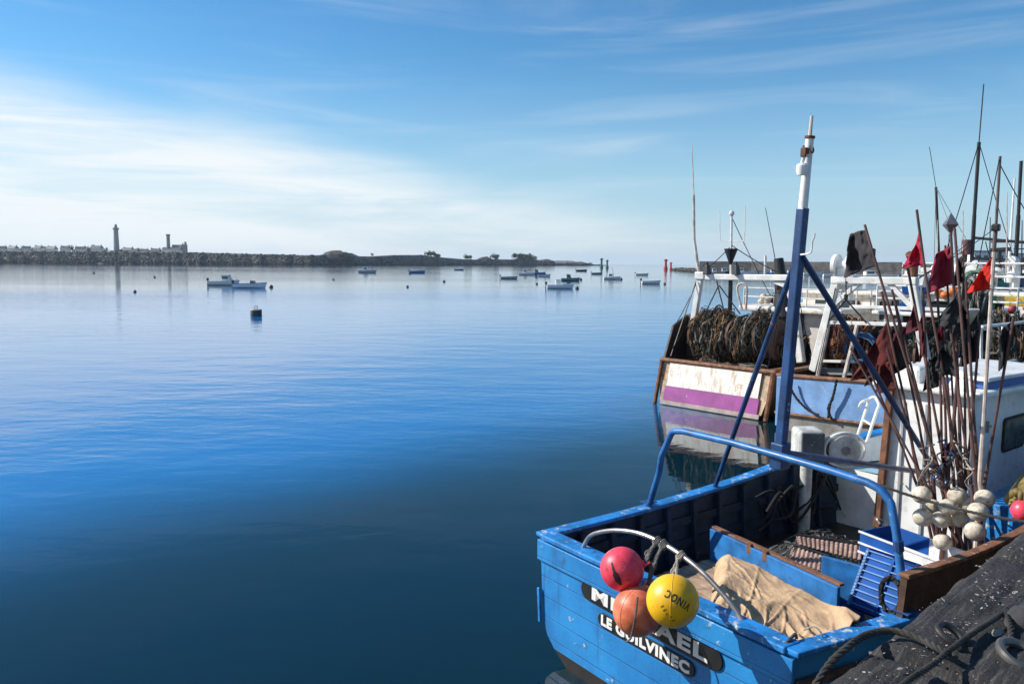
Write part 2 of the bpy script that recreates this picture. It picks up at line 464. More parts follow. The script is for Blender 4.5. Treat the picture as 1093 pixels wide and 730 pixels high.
rad = [0, 4, 8, 14, 22, 40, 80, 160, 320, 640, 1300, 2600, 5200, 7000]
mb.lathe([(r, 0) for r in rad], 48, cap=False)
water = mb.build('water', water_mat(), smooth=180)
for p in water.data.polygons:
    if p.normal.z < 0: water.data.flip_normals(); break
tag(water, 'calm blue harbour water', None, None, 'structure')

# ------------------------------------------------------------------ quay
def quay_mat(name, base, spk=.035, th=.23):
    m = mat(name, base, .8, var=.45, vs=5, bump=.012, bs=45, dirt=.3, dcol=(.012, .011, .011))
    nt = m.node_tree; N = nt.nodes; L = nt.links; b = N['Principled BSDF']
    src = b.inputs['Base Color'].links[0].from_socket
    tcn = N.new('ShaderNodeTexCoord')
    mpq = N.new('ShaderNodeMapping'); mpq.inputs['Scale'].default_value = (1.5, 26, 1); L.new(tcn.outputs['Object'], mpq.inputs['Vector'])
    nq = N.new('ShaderNodeTexNoise'); nq.inputs['Scale'].default_value = 1.6; nq.inputs['Detail'].default_value = 8; nq.inputs['Roughness'].default_value = .75; L.new(mpq.outputs[0], nq.inputs['Vector'])
    rq = N.new('ShaderNodeMapRange'); rq.inputs['From Min'].default_value = .52; rq.inputs['From Max'].default_value = .72; L.new(nq.outputs['Fac'], rq.inputs['Value'])
    mq = N.new('ShaderNodeMix'); mq.data_type = 'RGBA'; L.new(rq.outputs['Result'], mq.inputs['Factor']); L.new(src, mq.inputs['A']); mq.inputs['B'].default_value = (.12, .11, .10, 1)
    n9 = N.new('ShaderNodeTexNoise'); n9.inputs['Scale'].default_value = 55; n9.inputs['Detail'].default_value = 5; n9.inputs['Roughness'].default_value = .8; L.new(tcn.outputs['Object'], n9.inputs['Vector'])
    r9 = N.new('ShaderNodeMapRange'); r9.inputs['From Min'].default_value = .6; r9.inputs['From Max'].default_value = .68; L.new(n9.outputs['Fac'], r9.inputs['Value'])
    m9 = N.new('ShaderNodeMix'); m9.data_type = 'RGBA'; L.new(r9.outputs['Result'], m9.inputs['Factor']); L.new(mq.outputs['Result'], m9.inputs['A']); m9.inputs['B'].default_value = (.16, .145, .13, 1)
    src = m9.outputs['Result']
    vo = N.new('ShaderNodeTexVoronoi'); vo.inputs['Scale'].default_value = 34; L.new(tcn.outputs['Object'], vo.inputs['Vector'])
    wn = N.new('ShaderNodeTexWhiteNoise'); L.new(vo.outputs['Color'], wn.inputs['Vector'])
    a = N.new('ShaderNodeMath'); a.operation = 'LESS_THAN'; a.inputs[1].default_value = th; L.new(vo.outputs['Distance'], a.inputs[0])
    c = N.new('ShaderNodeMath'); c.operation = 'LESS_THAN'; c.inputs[1].default_value = spk; L.new(wn.outputs['Value'], c.inputs[0])
    d = N.new('ShaderNodeMath'); d.operation = 'MULTIPLY'; L.new(a.outputs[0], d.inputs[0]); L.new(c.outputs[0], d.inputs[1])
    mx = N.new('ShaderNodeMix'); mx.data_type = 'RGBA'; L.new(d.outputs[0], mx.inputs['Factor']); L.new(src, mx.inputs['A']); mx.inputs['B'].default_value = (.5, .47, .43, 1)
    L.new(mx.outputs['Result'], b.inputs['Base Color'])
    return m
QSTONE = quay_mat('dark_tarred_stone', (.022, .021, .021), .012)
QASPH = quay_mat('dark_asphalt', (.024, .023, .022), .02)
QWALL = mat('weedy_quay_wall', (.045, .05, .04), .8, var=.5, vs=2, bump=.01, bs=8, dirt=.4)
QF = Frame((1.338, 3.136, 0), 46.4)
QZ = 1.9
q = thing('quay', 'dark stone quay with tarred kerb stones', None, QF.o, QF.rz); q['kind'] = 'structure'
mb = MB(); mb.box((30, -20.02, -.2), (76, 40, 3.9)); mb.build('quay_wall', QWALL, q, smooth=0)
mb = MB(); mb.grid(lambda u, v: Vector((-6 + 76 * u, -.85 - 39 * v, 1.795 + .012 * noise.noise(Vector((u * 90, v * 60, 0))))), 60, 30); mb.build('paving', QASPH, q)
def stone(x0, x1, y0, y1, z0=1.5, z1=QZ, seed=0):
    """one kerb stone: worn grooves near its outer edge, uneven arrises"""
    b = MB(); nu = max(4, int((x1 - x0) / .06)); nv = max(6, int((y1 - y0) / .03))
    def top(u, v):
        x = x0 + (x1 - x0) * u; y = y0 + (y1 - y0) * v
        z = z1 + .012 * noise.noise(Vector((x * 3, y * 3, seed))) + .006 * noise.noise(Vector((x * 13, y * 13, seed)))
        for gy, gd, gw in ((-.22, .028, .028), (-.33, .02, .022)):
            z -= gd * math.exp(-((y - gy) / gw) ** 2) * (.6 + .6 * noise.noise(Vector((x * 2.2, gy * 9, 3))))
        z -= .010 * max(0, 1 - 2.2 * abs(noise.noise(Vector((x * 6, y * 9, seed + 4))))) ** 2 + .005 * max(0, 1 - 3 * abs(noise.noise(Vector((x * 19, y * 22, seed + 2))))) ** 2
        e = min(u * (x1 - x0), (1 - u) * (x1 - x0), v * (y1 - y0), (1 - v) * (y1 - y0))
        z -= .05 * max(0, 1 - e / .06) ** 2
        return Vector((x + .012 * noise.noise(Vector((y * 5, x, 7))), y + .016 * noise.noise(Vector((x * 4, y, 5))) + .008 * noise.noise(Vector((x * 17, y, 5))), z))
    g = b.grid(top, nu, nv)
    ring = [g[i][0] for i in range(nu + 1)] + [g[nu][j] for j in range(1, nv + 1)] + [g[i][nv] for i in range(nu - 1, -1, -1)] + [g[0][j] for j in range(nv - 1, 0, -1)]
    low = [b.v((r.co.x, r.co.y, z0)) for r in ring]
    for i in range(len(ring)): b.face([ring[i], low[i], low[(i + 1) % len(ring)], ring[(i + 1) % len(ring)]])
    return b.build('kerb_stone', QSTONE, q, smooth=50)
xs = [-4.2, -2.4, -.9, .43, 2.15, 3.7, 5.4, 7.0, 8.8, 10.4, 12.2, 14]
for i in range(len(xs) - 1): stone(xs[i] + .012, xs[i + 1] - .012, -.66 if xs[i] >= .3 else -.5, .03, seed=i * 1.7)
stone(-.9, .55, -1.3, -.53, z1=1.93, seed=31)
stone(.66, .95, -1.35, -.76, 1.5, 1.86, seed=37)

# ------------------------------------------------------------------ near boat
NF = Frame((1.06, 6.02, 0), 55)
nb = thing('fishing_boat', 'bright blue wooden fishing boat with white lettering on its stern, moored at the quay', 'fishing boat', NF.o, NF.rz)
STX = [0, .6, 1.2, 2, 3, 4, 5, 6, 6.7, 7.2]
HB = [1.36, 1.42, 1.47, 1.53, 1.55, 1.48, 1.28, .9, .5, .04]
SH = [1.10, 1.08, 1.065, 1.07, 1.12, 1.26, 1.44, 1.60, 1.72, 1.82]
WB = [1.14, 1.25, 1.33, 1.42, 1.42, 1.3, 1.02, .55, .22, .02]
def lerp_t(x, X, Y):
    for i in range(len(X) - 1):
        if x <= X[i + 1]:
            t = (x - X[i]) / (X[i + 1] - X[i]); return Y[i] * (1 - t) + Y[i + 1] * t
    return Y[-1]
def smooth_t(x, X, Y):
    return (lerp_t(x - .25, X, Y) + 2 * lerp_t(x, X, Y) + lerp_t(x + .25, X, Y)) / 4 if x > .25 else lerp_t(x, X, Y)
def hull_sec(x):
    b = smooth_t(x, STX, HB); z = smooth_t(x, STX, SH); wb = smooth_t(x, STX, WB); u = 1.10
    k = b / 1.4
    return [(b, z), (b - .012 * k, z * .78 + .02), (b - .035 * k, .52), (b - .075 * k, .3), (b - .12 * k, .2), (wb, .11), (wb * .78, -.05), (wb * .4, -.28), (0, -.4)]
xs_h = [i * .3 for i in range(0, 24)] + [7.2]
mb = MB()
for sg in (1, -1):
    mb.loft([[Vector((x, sg * y, z)) for y, z in hull_sec(x)] for x in xs_h], mifn=lambda k: 0 if k < 5 else 1)
hull = mb.build('hull', [BLUE, BLACK_HULL], nb, smooth=40)
# transom
mb = MB(); sec = hull_sec(0)
for k in range(len(sec) - 1):
    mb.mi = 0 if k < 5 else 1
    (y0, z0), (y1, z1) = sec[k], sec[k + 1]
    n = 8
    for i in range(n):
        a, c = -1 + 2 * i / n, -1 + 2 * (i + 1) / n
        for xx, fl in ((-.004, 0), (.06, 1)):
            vs = [mb.v((xx, a * y0, z0)), mb.v((xx, c * y0, z0)), mb.v((xx, c * y1, z1)), mb.v((xx, a * y1, z1))]
            mb.face(vs)
bmesh.ops.remove_doubles(mb.bm, verts=mb.bm.verts[:], dist=1e-4)
transom = mb.build('transom', [BLUE, BLACK_HULL], nb, smooth=30)
# top strake of the transom, proud of the planks
mb = MB(); mb.box((-.022, 0, .985), (.034, 2.735, .19)); mb.build('transom_rail', BLUE, nb, bevel=.008)
# wale along the sides
for sg in (1, -1):
    mb = MB(); mb.tube([Vector((x, sg * (hull_sec(x)[0][0] + .012), hull_sec(x)[0][1] - .2)) for x in xs_h], .032, 8)
    mb.build('rubbing_strake', BLUE_TRIM if sg > 0 else BROWN, nb)
# corner fender timbers on the port quarter
mb = MB(); mb.bar((-.03, 1.35, .62), (-.03, 1.325, .3), .035, .02, up=(1, 0, 0)); mb.build('fender_strip', BLUE_TRIM, nb, bevel=.006)
# inner lining, ribs, stringers
DZ = .42
def inner(x, z):
    s = hull_sec(x)
    for (y0, z0), (y1, z1) in zip(s, s[1:]):
        if z0 >= z >= z1: return y0 + (y1 - y0) * (z0 - z) / max(z0 - z1, 1e-6)
    return s[0][0]
xi = [.07] + [i * .3 for i in range(1, 23)]
for sg in (1, -1):
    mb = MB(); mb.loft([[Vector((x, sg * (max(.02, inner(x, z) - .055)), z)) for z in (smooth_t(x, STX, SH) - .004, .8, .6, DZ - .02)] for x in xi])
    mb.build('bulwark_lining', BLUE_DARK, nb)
    for x in [.45 + .42 * i for i in range(10 if sg > 0 else 3)]:
        zt = smooth_t(x, STX, SH) - .03
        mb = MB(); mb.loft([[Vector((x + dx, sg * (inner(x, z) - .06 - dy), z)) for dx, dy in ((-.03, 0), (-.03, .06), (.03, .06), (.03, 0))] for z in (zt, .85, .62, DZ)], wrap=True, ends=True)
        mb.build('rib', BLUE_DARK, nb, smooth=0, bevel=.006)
    mb = MB()
    for zz in (.62, .86):
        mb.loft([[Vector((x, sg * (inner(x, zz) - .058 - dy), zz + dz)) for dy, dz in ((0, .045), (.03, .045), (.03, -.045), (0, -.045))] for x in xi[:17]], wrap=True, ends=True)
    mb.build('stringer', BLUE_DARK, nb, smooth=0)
mb = MB(); mb.loft([[Vector((x, k * max(.03, inner(x, DZ) - .05), DZ + .03 * (1 - abs(k)))) for k in (-1, -.6, -.2, .2, .6, 1)] for x in xi])
mb.build('deck', DECKM, nb)
# cap rail: port side to the bow, starboard, and across the stern
for sg in (1, -1):
    mb = MB(); mb.loft([[Vector((x, sg * (max(.05, hull_sec(x)[0][0]) + dy), hull_sec(x)[0][1] + dz)) for dy, dz in ((.045, 0), (.045, .04), (-.10, .04), (-.10, 0))] for x in ([-.03] + xs_h[1:] if sg > 0 else [-.03] + xs_h[1:6])], wrap=True, ends=True)
    mb.build('gunwale', BLUE_TRIM, nb, smooth=0, bevel=.01)
mb = MB(); mb.box((.035, 0, 1.122), (.17, 2.62, .05)); mb.build('stern_cap', BLUE_TRIM, nb, smooth=0, bevel=.012)
# raised bulwark forward on the quay side
mb = MB(); wx = [1.09 + .27 * i for i in range(18)]
mb.loft([[Vector((x, -(hull_sec(x)[0][0] + a), hull_sec(x)[0][1] + z)) for a, z in ((-.005, .0), (.02, .33), (-.03, .33), (-.05, .0))] for x in wx], wrap=True, ends=True)
wb_ = mb.build('weatherboard', BROWN, nb, smooth=0)
mb = MB(); mb.loft([[Vector((x, -(hull_sec(x)[0][0] + a), hull_sec(x)[0][1] + z)) for a, z in ((.035, .332), (.03, .362), (-.045, .362), (-.05, .332))] for x in wx], wrap=True, ends=True)
mb.build('cap', RUST_CAP, wb_, smooth=0, bevel=.006)
# dark side skirt of tyres' marks on the quay side of the quarter
# name boards
TXM = Matrix(((0, 0, -1, 0), (-1, 0, 0, 0), (0, 1, 0, 0), (0, 0, 0, 1)))   # x -> -y, y -> z, z -> -x
def plate(yc, zc, w_, h_, words, size, tilt):
    M4 = Matrix.Translation((-.008, yc, zc)) @ TXM @ Matrix.Rotation(tilt, 4, 'Z')
    pts = []
    for sx, a0 in ((1, -90), (-1, 90)):
        for i in range(9):
            a = R(a0 + 180 * i / 8); pts.append((sx * (w_ / 2 - h_ / 2) + math.cos(a) * h_ / 2, math.sin(a) * h_ / 2))
    b = MB(); b.prism(pts, .012, M4); p = b.build('name_board', BLACK, nb, smooth=0, bevel=.004)
    for txt, xc, tw in words: lettering('lettering', txt, size, M4 @ Matrix.Translation((xc, 0, .0145)), LETTER, p, tw, bold=.006, thick=.004, spacing=1.12)
c0 = NF.x(622, 622, 0); c1 = NF.x(773, 706, 0)
plate((c0.y + c1.y) / 2, (c0.z + c1.z) / 2 - .02, abs(c0.y - c1.y), .17, [('MICHAEL', 0, 1.27)], .158, math.atan2(c1.z - c0.z, c0.y - c1.y) * .6)
d0 = NF.x(640, 657, 0); d1 = NF.x(743, 715, 0)
plate((d0.y + d1.y) / 2, (d0.z + d1.z) / 2 - .01, abs(d0.y - d1.y), .125, [('LE', -.425, .135), ('GUILVINEC', .09, .80)], .118, math.atan2(d1.z - d0.z, d0.y - d1.y) * .6)
# gallows: bent tube frame across the stern
P0 = NF.y(692, 543, 1.47); P0.z = 1.10
P5 = NF.y(966, 657, -1.45); P5.z = 1.10
gx = 1.22
a1 = NF.x(716, 464, gx + .1); a2 = NF.x(724, 459, gx + .1); am = NF.x(834, 487, gx); b1 = NF.x(926, 515, gx); b2 = NF.x(940, 523, gx); b3 = NF.x(951, 537, gx)
gp = [P0 - Vector((0, 0, .02)), P0.lerp(a1, .5), NF.x(706, 487, gx + .13)] + smooth_path([a1, NF.x(719, 460.5, gx + .1), a2 + Vector((0, -.06, 0))], 4) + [NF.x(780, 472, gx + .05), am, NF.x(885, 501.5, gx)] + smooth_path([b1, b2, b3], 5) + [NF.x(957, 570, gx - .02), NF.x(962, 615, gx - .04), P5 - Vector((0, 0, .02))]
mb = MB(); mb.tube(gp, .031, 12); gal = mb.build('gallows', BLUE_LIGHT, nb)
for p in (P0, P5):
    mb = MB(); mb.box((p.x, p.y, p.z + .046), (.13, .12, .012)); mb.build('foot_plate', BLUE_STEEL, nb, smooth=0, bevel=.003)
mb = MB(); mb.tube([NF.x(958.5, 577, gx - .03), NF.x(959.5, 588, gx - .03)], .037, 10); mb.build('pipe_collar', BLUE_STEEL, nb)
# mast with its white topmast
m0 = NF.x(832, 492, gx + .08); m1 = NF.x(857, 222, gx + .08); m2 = NF.x(864.5, 146, gx + .08); m3 = NF.x(866.5, 124, gx + .08)
mb = MB(); mb.bar(m0, m1, .078, .078, up=(1, 0, 0)); ms = mb.build('mast', BLUE_STEEL, nb, smooth=0, bevel=.012)
mb = MB(); mb.bar(m0 - Vector((0, 0, .06)), m0 + (m1 - m0) * .075, .12, .12, up=(1, 0, 0)); mb.build('mast_step', BLUE_STEEL, nb, smooth=0, bevel=.008)
md_ = (m2 - m1).normalized()
mb = MB(); mb.tube([m1 - md_ * .05, m1 + (m2 - m1) * .6, m2], [.038, .034, .032], 12); tm = mb.build('topmast', WHITE, nb)
mb = MB(); mb.tube([m2 - md_ * .02, m3], [.015, .012], 8); mb.build('pole', POLEW, tm)
mb = MB(); mb.tube([m2 - md_ * .015, m2 + md_ * .005], .04, 12)
mb.build('mast_band', RUST, tm)
for a in range(3):
    mb = MB()
    an = a * 2.1 + .4; e = Vector((math.cos(an), math.sin(an), 0)) * .06
    mb.tube([m2 - md_ * .10 + e * .5 + Vector((.025 * math.cos(t), .025 * math.sin(t) * .3, .03 * math.sin(t))) for t in [i * 2 * PI / 10 for i in range(10)]], .006, 5, closed=True)
    mb.build('shackle', RUST, tm)
lp = NF.x(856, 181, gx + .0)
mb = MB(); mb.lathe([(0, -.05), (.035, -.045), (.045, -.01), (.045, .03), (.03, .045), (0, .05)], 12, lp); mb.tube([lp + Vector((0, 0, .05)), lp + Vector((0, -.02, .11)), lp + Vector((0, -.05, .1))], .014, 6); mb.build('mast_lamp', WHITE, tm)
mb = MB(); mb.box(lp + Vector((0, -.02, .13)), (.05, .05, .07)); mb.build('lamp_bracket', RUST, tm, bevel=.005)
h0 = NF.x(854, 272, gx + .06)
mb = MB(); mb.tube(smooth_path([h0, NF.x(862, 271, gx), NF.x(866, 268, gx), NF.x(867, 258, gx), NF.x(869, 253, gx), NF.x(869.5, 249, gx)], 4), .008, 6); mb.build('lamp_hook', WHITE, nb)
# stays of the mast
s0 = NF.y(763, 522, 1.5); s0.z = 1.13
mb = MB(); mb.tube([s0, NF.x(847, 285, gx + .08)], .025, 10); mb.build('mast_strut', BLUE_STEEL, nb)
mb = MB(); mb.tube([NF.x(856, 274, gx + .08), NF.x(1000, 505, 4.17)], .027, 10); mb.build('mast_strut', BLUE_STEEL, nb)
mb = MB(); mb.tube([NF.x(836, 483, gx + .08), NF.x(986, 504, 4.17)], .028, 10); mb.build('boom', BLUE_STEEL, nb)
# stern hoop of bare tube
hp = [NF.x(*q, .06) for q in ((622, 577), (630, 572), (645, 567), (662, 566), (682, 569), (702, 577), (724, 590), (748, 609), (770, 632), (783, 648))]
hp[0].z = 1.13; hp.append(Vector((.06, NF.x(793, 660, .06).y, 1.13)))
mb = MB(); mb.tube(smooth_path(hp, 4), .019, 10); mb.build('stern_hoop', STEEL, nb)
HOOP = [NF.x(702, 577, .06), NF.x(709, 581, .06), NF.x(727, 592.5, .06)]
# pound boards on the after deck
def board(name, corners, t, m, lab=None, bev=.006):
    c = [Vector(p) for p in corners]; n = (c[1] - c[0]).cross(c[3] - c[0]).normalized() * t
    b = MB(); A = [b.v(p) for p in c]; B = [b.v(p + n) for p in c]
    b.face(A[::-1]); b.face(B)
    for i in range(4): b.face([A[i], A[(i + 1) % 4], B[(i + 1) % 4], B[i]])
    return b.build(name, m, nb, smooth=0, bevel=bev, label=lab)
BOARD = mat('blue_board_paint', (.02, .15, .40), .5, var=.35, vs=5, chips=.3, chcol=(.25, .33, .4), dirt=.25)
pA = NF.z(762, 564, .92); pB = NF.z(886, 622, .92)
pb = board('pound_board', [(pA.x, pA.y, DZ + .02), (pB.x, pB.y - .1, DZ + .02), (pB.x, pB.y - .1, .92), (pA.x, pA.y + .02, .92)], .035, BOARD)
mb = MB(); mb.bar((pA.x + .02, pA.y + .02, .932), (pB.x + .02, pB.y - .1, .932), .055, .022); mb.build('edge_strip', RUST_CAP, pb, smooth=0, bevel=.004)
for k in (.36, .5):
    p = Vector((pA.x, pA.y, .9)).lerp(Vector((pB.x, pB.y, .9)), k)
    mb = MB(); mb.box((p.x - .02, p.y, .90), (.03, .05, .10)); mb.build('bracket', RUST, pb, smooth=0, bevel=.004)
c0 = NF.z(879, 592, .95); c1 = NF.z(921, 597, .95)
board('pound_board', [(c0.x, c0.y, DZ + .02), (c1.x - .12, c1.y - .12, DZ + .02), (c1.x - .12, c1.y - .12, .95), (c0.x, c0.y, .95)], .04, BOARD)
# pale floorboards aft
mb = MB()
for i in range(6):
    x0 = 1.10 + i * .13
    mb.box((x0, .42, .585 + .004 * (i % 2)), (.12, 1.15, .025), Euler((0, 0, R(-6))))
mb.build('floorboard', WOOD, nb, smooth=0, bevel=.004)
# wheelhouse
WX0, WX1, WP, WS, WZ = 4.2, 6.0, .5, -.43, 2.26
wh = []
HM = mat('wheelhouse_white', (.74, .74, .72), .42, var=.12, vs=2, rust=.3, rs=5, rcol=(.24, .13, .08), streak=.5, scol=(.36, .26, .18), dirt=.4, dcol=(.4, .38, .33), bump=.001)
mb = MB()
mb.loft([[Vector(p) for p in ((WX0, WP, z), (WX1, WP * .75, z), (WX1, WS * .75, z), (WX0, WS, z))] for z in (DZ - .02, 1.3, WZ)], wrap=True)
wall = mb.build('wheelhouse', HM, nb, smooth=0, bevel=.02)
mb = MB(); mb.box(((WX0 + WX1) / 2 - .02, .035, WZ + .035), (WX1 - WX0 + .22, 1.16, .07)); rf = mb.build('roof', HM, wall, smooth=0, bevel=.025)
mb = MB(); mb.box(((WX0 + WX1) / 2 + .1, .035, WZ + .115), (WX1 - WX0 - .15, 1.0, .085)); mb.build('roof_band', mat('blue_band', (.05, .13, .4), .4), rf, smooth=0, bevel=.01)
mb = MB(); mb.box(((WX0 + WX1) / 2 + .1, .035, WZ + .18), (WX1 - WX0 - .05, 1.08, .045)); mb.build('roof_top', HM, rf, smooth=0, bevel=.015)
mb = MB(); mb.box((WX0 + .15, .3, WZ + .15), (.26, .3, .2)); mb.build('vent_box', HM, rf, smooth=0, bevel=.04)
mb = MB(); mb.box((WX0 + .25, -.22, WZ + .15), (.3, .26, .18), taper=(.6, .6)); mb.build('deck_light_box', HM, rf, smooth=0, bevel=.03)
# door frame, rails and fittings on the after wall
post_t, post_b = NF.x(951, 412, WX0 - .05), NF.x(936, 562, WX0 - .05)
mb = MB(); mb.bar(post_b, post_t, .075, .05, up=(1, 0, 0)); mb.build('corner_post', RUST, nb, smooth=0, bevel=.006)
for y in (.30, .04):
    mb = MB(); mb.bar((WX0 - .012, y, .62), (WX0 - .012, y, 2.12), .03, .02, up=(1, 0, 0)); mb.build('door_frame', mat('grey_trim', (.3, .31, .32), .5), wall, smooth=0, bevel=.004)
mb = MB(); mb.tube([(WX0 - .02, .25, 1.2), (WX0 - .06, .25, 1.2), (WX0 - .06, .25, 1.4), (WX0 - .02, .25, 1.4)], .011, 6); mb.build('door_handle', STEEL, wall)
# window in the quay-side wall
def wall_pt(px, py):
    n = NF.ex * (WS * .25) / (WX1 - WX0)
    p = NF.y(px, py, WS); 
    yy = WS + (-WS * .25) * (p.x - WX0) / (WX1 - WX0)
    p = NF.y(px, py, yy); return p
wc = [wall_pt(1071, 446), wall_pt(1093, 441), wall_pt(1093, 481), wall_pt(1068, 478)]
zlo, zhi = (wc[2].z + wc[3].z) / 2, (wc[0].z + wc[1].z) / 2
x0 = wc[0].x; x1 = x0 + .62
rot = Euler((0, 0, math.atan2(-WS * .25, WX1 - WX0)))
yc = WS + (-WS * .25) * ((x0 + x1) / 2 - WX0) / (WX1 - WX0)
def rrect(w_, h_, r, n=5):
    pts = []
    for sx, sy, a0 in ((1, -1, -90), (1, 1, 0), (-1, 1, 90), (-1, -1, 180)):
        for i in range(n + 1):
            a = R(a0 + 90 * i / n); pts.append((sx * (w_ / 2 - r) + math.cos(a) * r, sy * (h_ / 2 - r) + math.sin(a) * r))
    return pts
WM = Matrix.Translation(((x0 + x1) / 2, yc - .003, (zlo + zhi) / 2)) @ rot.to_matrix().to_4x4() @ Matrix(((1, 0, 0, 0), (0, 0, -1, 0), (0, 1, 0, 0), (0, 0, 0, 1)))
mb = MB(); mb.prism(rrect(x1 - x0, zhi - zlo, .06), .014, WM); wf = mb.build('window', BLACK_RUBBER, wall, smooth=0, bevel=.004)
mb = MB(); mb.prism(rrect(x1 - x0 - .06, zhi - zlo - .06, .045), .004, WM @ Matrix.Translation((0, 0, .0165))); mb.build('pane', PANE_GREEN, wf, smooth=0)
mb = MB()
hp_ = wall_pt(1050, 455)
mb.bar(hp_ + Vector((0, -.03, -.06)), hp_ + Vector((0, -.03, .06)), .04, .03, up=(1, 0, 0)); mb.bar(hp_ + Vector((-.09, -.03, .0)), hp_ + Vector((.09, -.03, .0)), .025, .025); mb.build('wall_bracket', STEEL, wall, smooth=0, bevel=.003)
# blue deck locker by the wheelhouse
lk = NF.x(1056, 546, 3.75)
mb = MB(); mb.box((4.0, lk.y - .28, .86), (.5, .62, .95)); mb.build('deck_locker', BLUE_TRIM, nb, smooth=0, bevel=.012)
# fore deck and bow rail
BOWW = mat('bow_white', (.7, .71, .7), .5, var=.15, dirt=.3, dcol=(.3, .3, .28))
mb = MB(); mb.loft([[Vector((x, k * max(.02, inner(x, 1.0) - .06), z)) for k, z in ((1, 1.12), (.5, 1.15), (0, 1.16), (-.5, 1.15), (-1, 1.12))] for x in (4.55, 5, 5.5, 6, 6.5, 7)]); mb.build('foredeck', mat('pale_blue_deck', (.22, .38, .48), .55, dirt=.3), nb)
mb = MB(); mb.loft([[Vector((4.55, k * (inner(4.55, 1.0) - .062), z)) for k in (-1, -.5, 0, .5, 1)] for z in (1.13, DZ)]); mb.build('bulkhead', BOWW, nb, smooth=0)
for sg in (1,):
    mb = MB(); mb.loft([[Vector((x, sg * (inner(x, z) - .062), z)) for z in (smooth_t(x, STX, SH) - .01, 1.14)] for x in (4.6, 4.9, 5.2, 5.6, 6, 6.4)]); mb.build('bow_bulwark', BOWW, nb, smooth=0)
r0, r1, r2, r3 = NF.y(915, 466, 1.12), NF.y(928, 426, 1.12), NF.y(938, 432, .95), NF.y(925, 472, .95)
mb = MB()
mb.tube(smooth_path([r0, r0.lerp(r1, .85), r1, NF.y(934, 424, 1.05), r2, r3.lerp(r2, .8), r3], 4), .018, 8)
mb.tube([r0.lerp(r1, .45), r3.lerp(r2, .45)], .013, 8)
mb.tube(smooth_path([NF.y(917, 434, 1.2), NF.y(920, 429, 1.15), r1], 4), .016, 8)
mb.build('bow_rail', mat('rail_white', (.7, .7, .67), .45, rust=.2, rs=9), nb)
# net hauler on the port rail
hc = NF.y(862, 468, 1.22)
hc = Vector((hc.x, 1.22, 1.50))
HG = mat('hauler_paint', (.5, .5, .46), .5, var=.25, vs=6, rust=.3, rs=7, dirt=.3)
mb = MB(); mb.box(hc, (.3, .34, .40)); hl = mb.build('net_hauler', HG, nb, smooth=0, bevel=.05, bseg=3)
mb = MB(); mb.box(hc + Vector((.0, -.185, 0)), (.26, .04, .36)); mb.build('side_plate', mat('dark_grey_plate', (.1, .11, .115), .5, var=.4, chips=.3), hl, smooth=0, bevel=.01)
Mx = Matrix.Rotation(R(90), 3, 'X') @ Matrix.Identity(3)
wcen = hc + Vector((.38, -.08, -.02))
mb = MB(); mb.lathe([(.06, -.10), (.17, -.10), (.19, -.085), (.09, -.03), (.09, .03), (.19, .085), (.17, .10), (.06, .10)], 24, wcen, Mx); mb.build('sheave', HG, hl)
mb = MB(); mb.tube([wcen + Vector((math.cos(a) * .235, -.07, math.sin(a) * .2)) for a in [i * 2 * PI / 24 for i in range(24)]], .018, 8, closed=True); mb.build('guard_ring', WHITE, hl)
mb = MB(); mb.tube([wcen + Vector((0, -.12, 0)), wcen + Vector((0, .14, 0))], .05, 12); mb.box(hc + Vector((.2, 0, -.02)), (.16, .14, .14)); mb.build('shaft', STEEL, hl)
mb = MB(); mb.tube([hc + Vector((0, 0, -.16)), Vector((hc.x, hc.y, DZ + .02))], .07, 12); mb.build('pedestal', HG, hl)
hl.rotation_euler = (0, 0, R(-37)); hl.location = hc - Matrix.Rotation(R(-37), 3, 'Z') @ hc
# hoses along the port side
mb = MB()
for k in range(5):
    r_ = random.Random(k)
    pts = [(3.0 + i * .22 + r_.uniform(-.06, .06), 1.22 + r_.uniform(-.12, .1), .6 + .45 * math.sin(i * .8 + k) ** 2 + r_.uniform(-.05, .1)) for i in range(7)]
    mb.tube(smooth_path(pts, 5), .016, 6)
mb.build('hose', BLACK_RUBBER, nb)

# ------------------------------------------------------------------ loose things on and by the near boat
def nthing(name, label, cat, base, group=None, rz=0):
    """a thing in the near boat's axes, its Empty at local point base; parts are then built round the base"""
    return thing(name, label, cat, NF.w(base), NF.rz + rz, group)

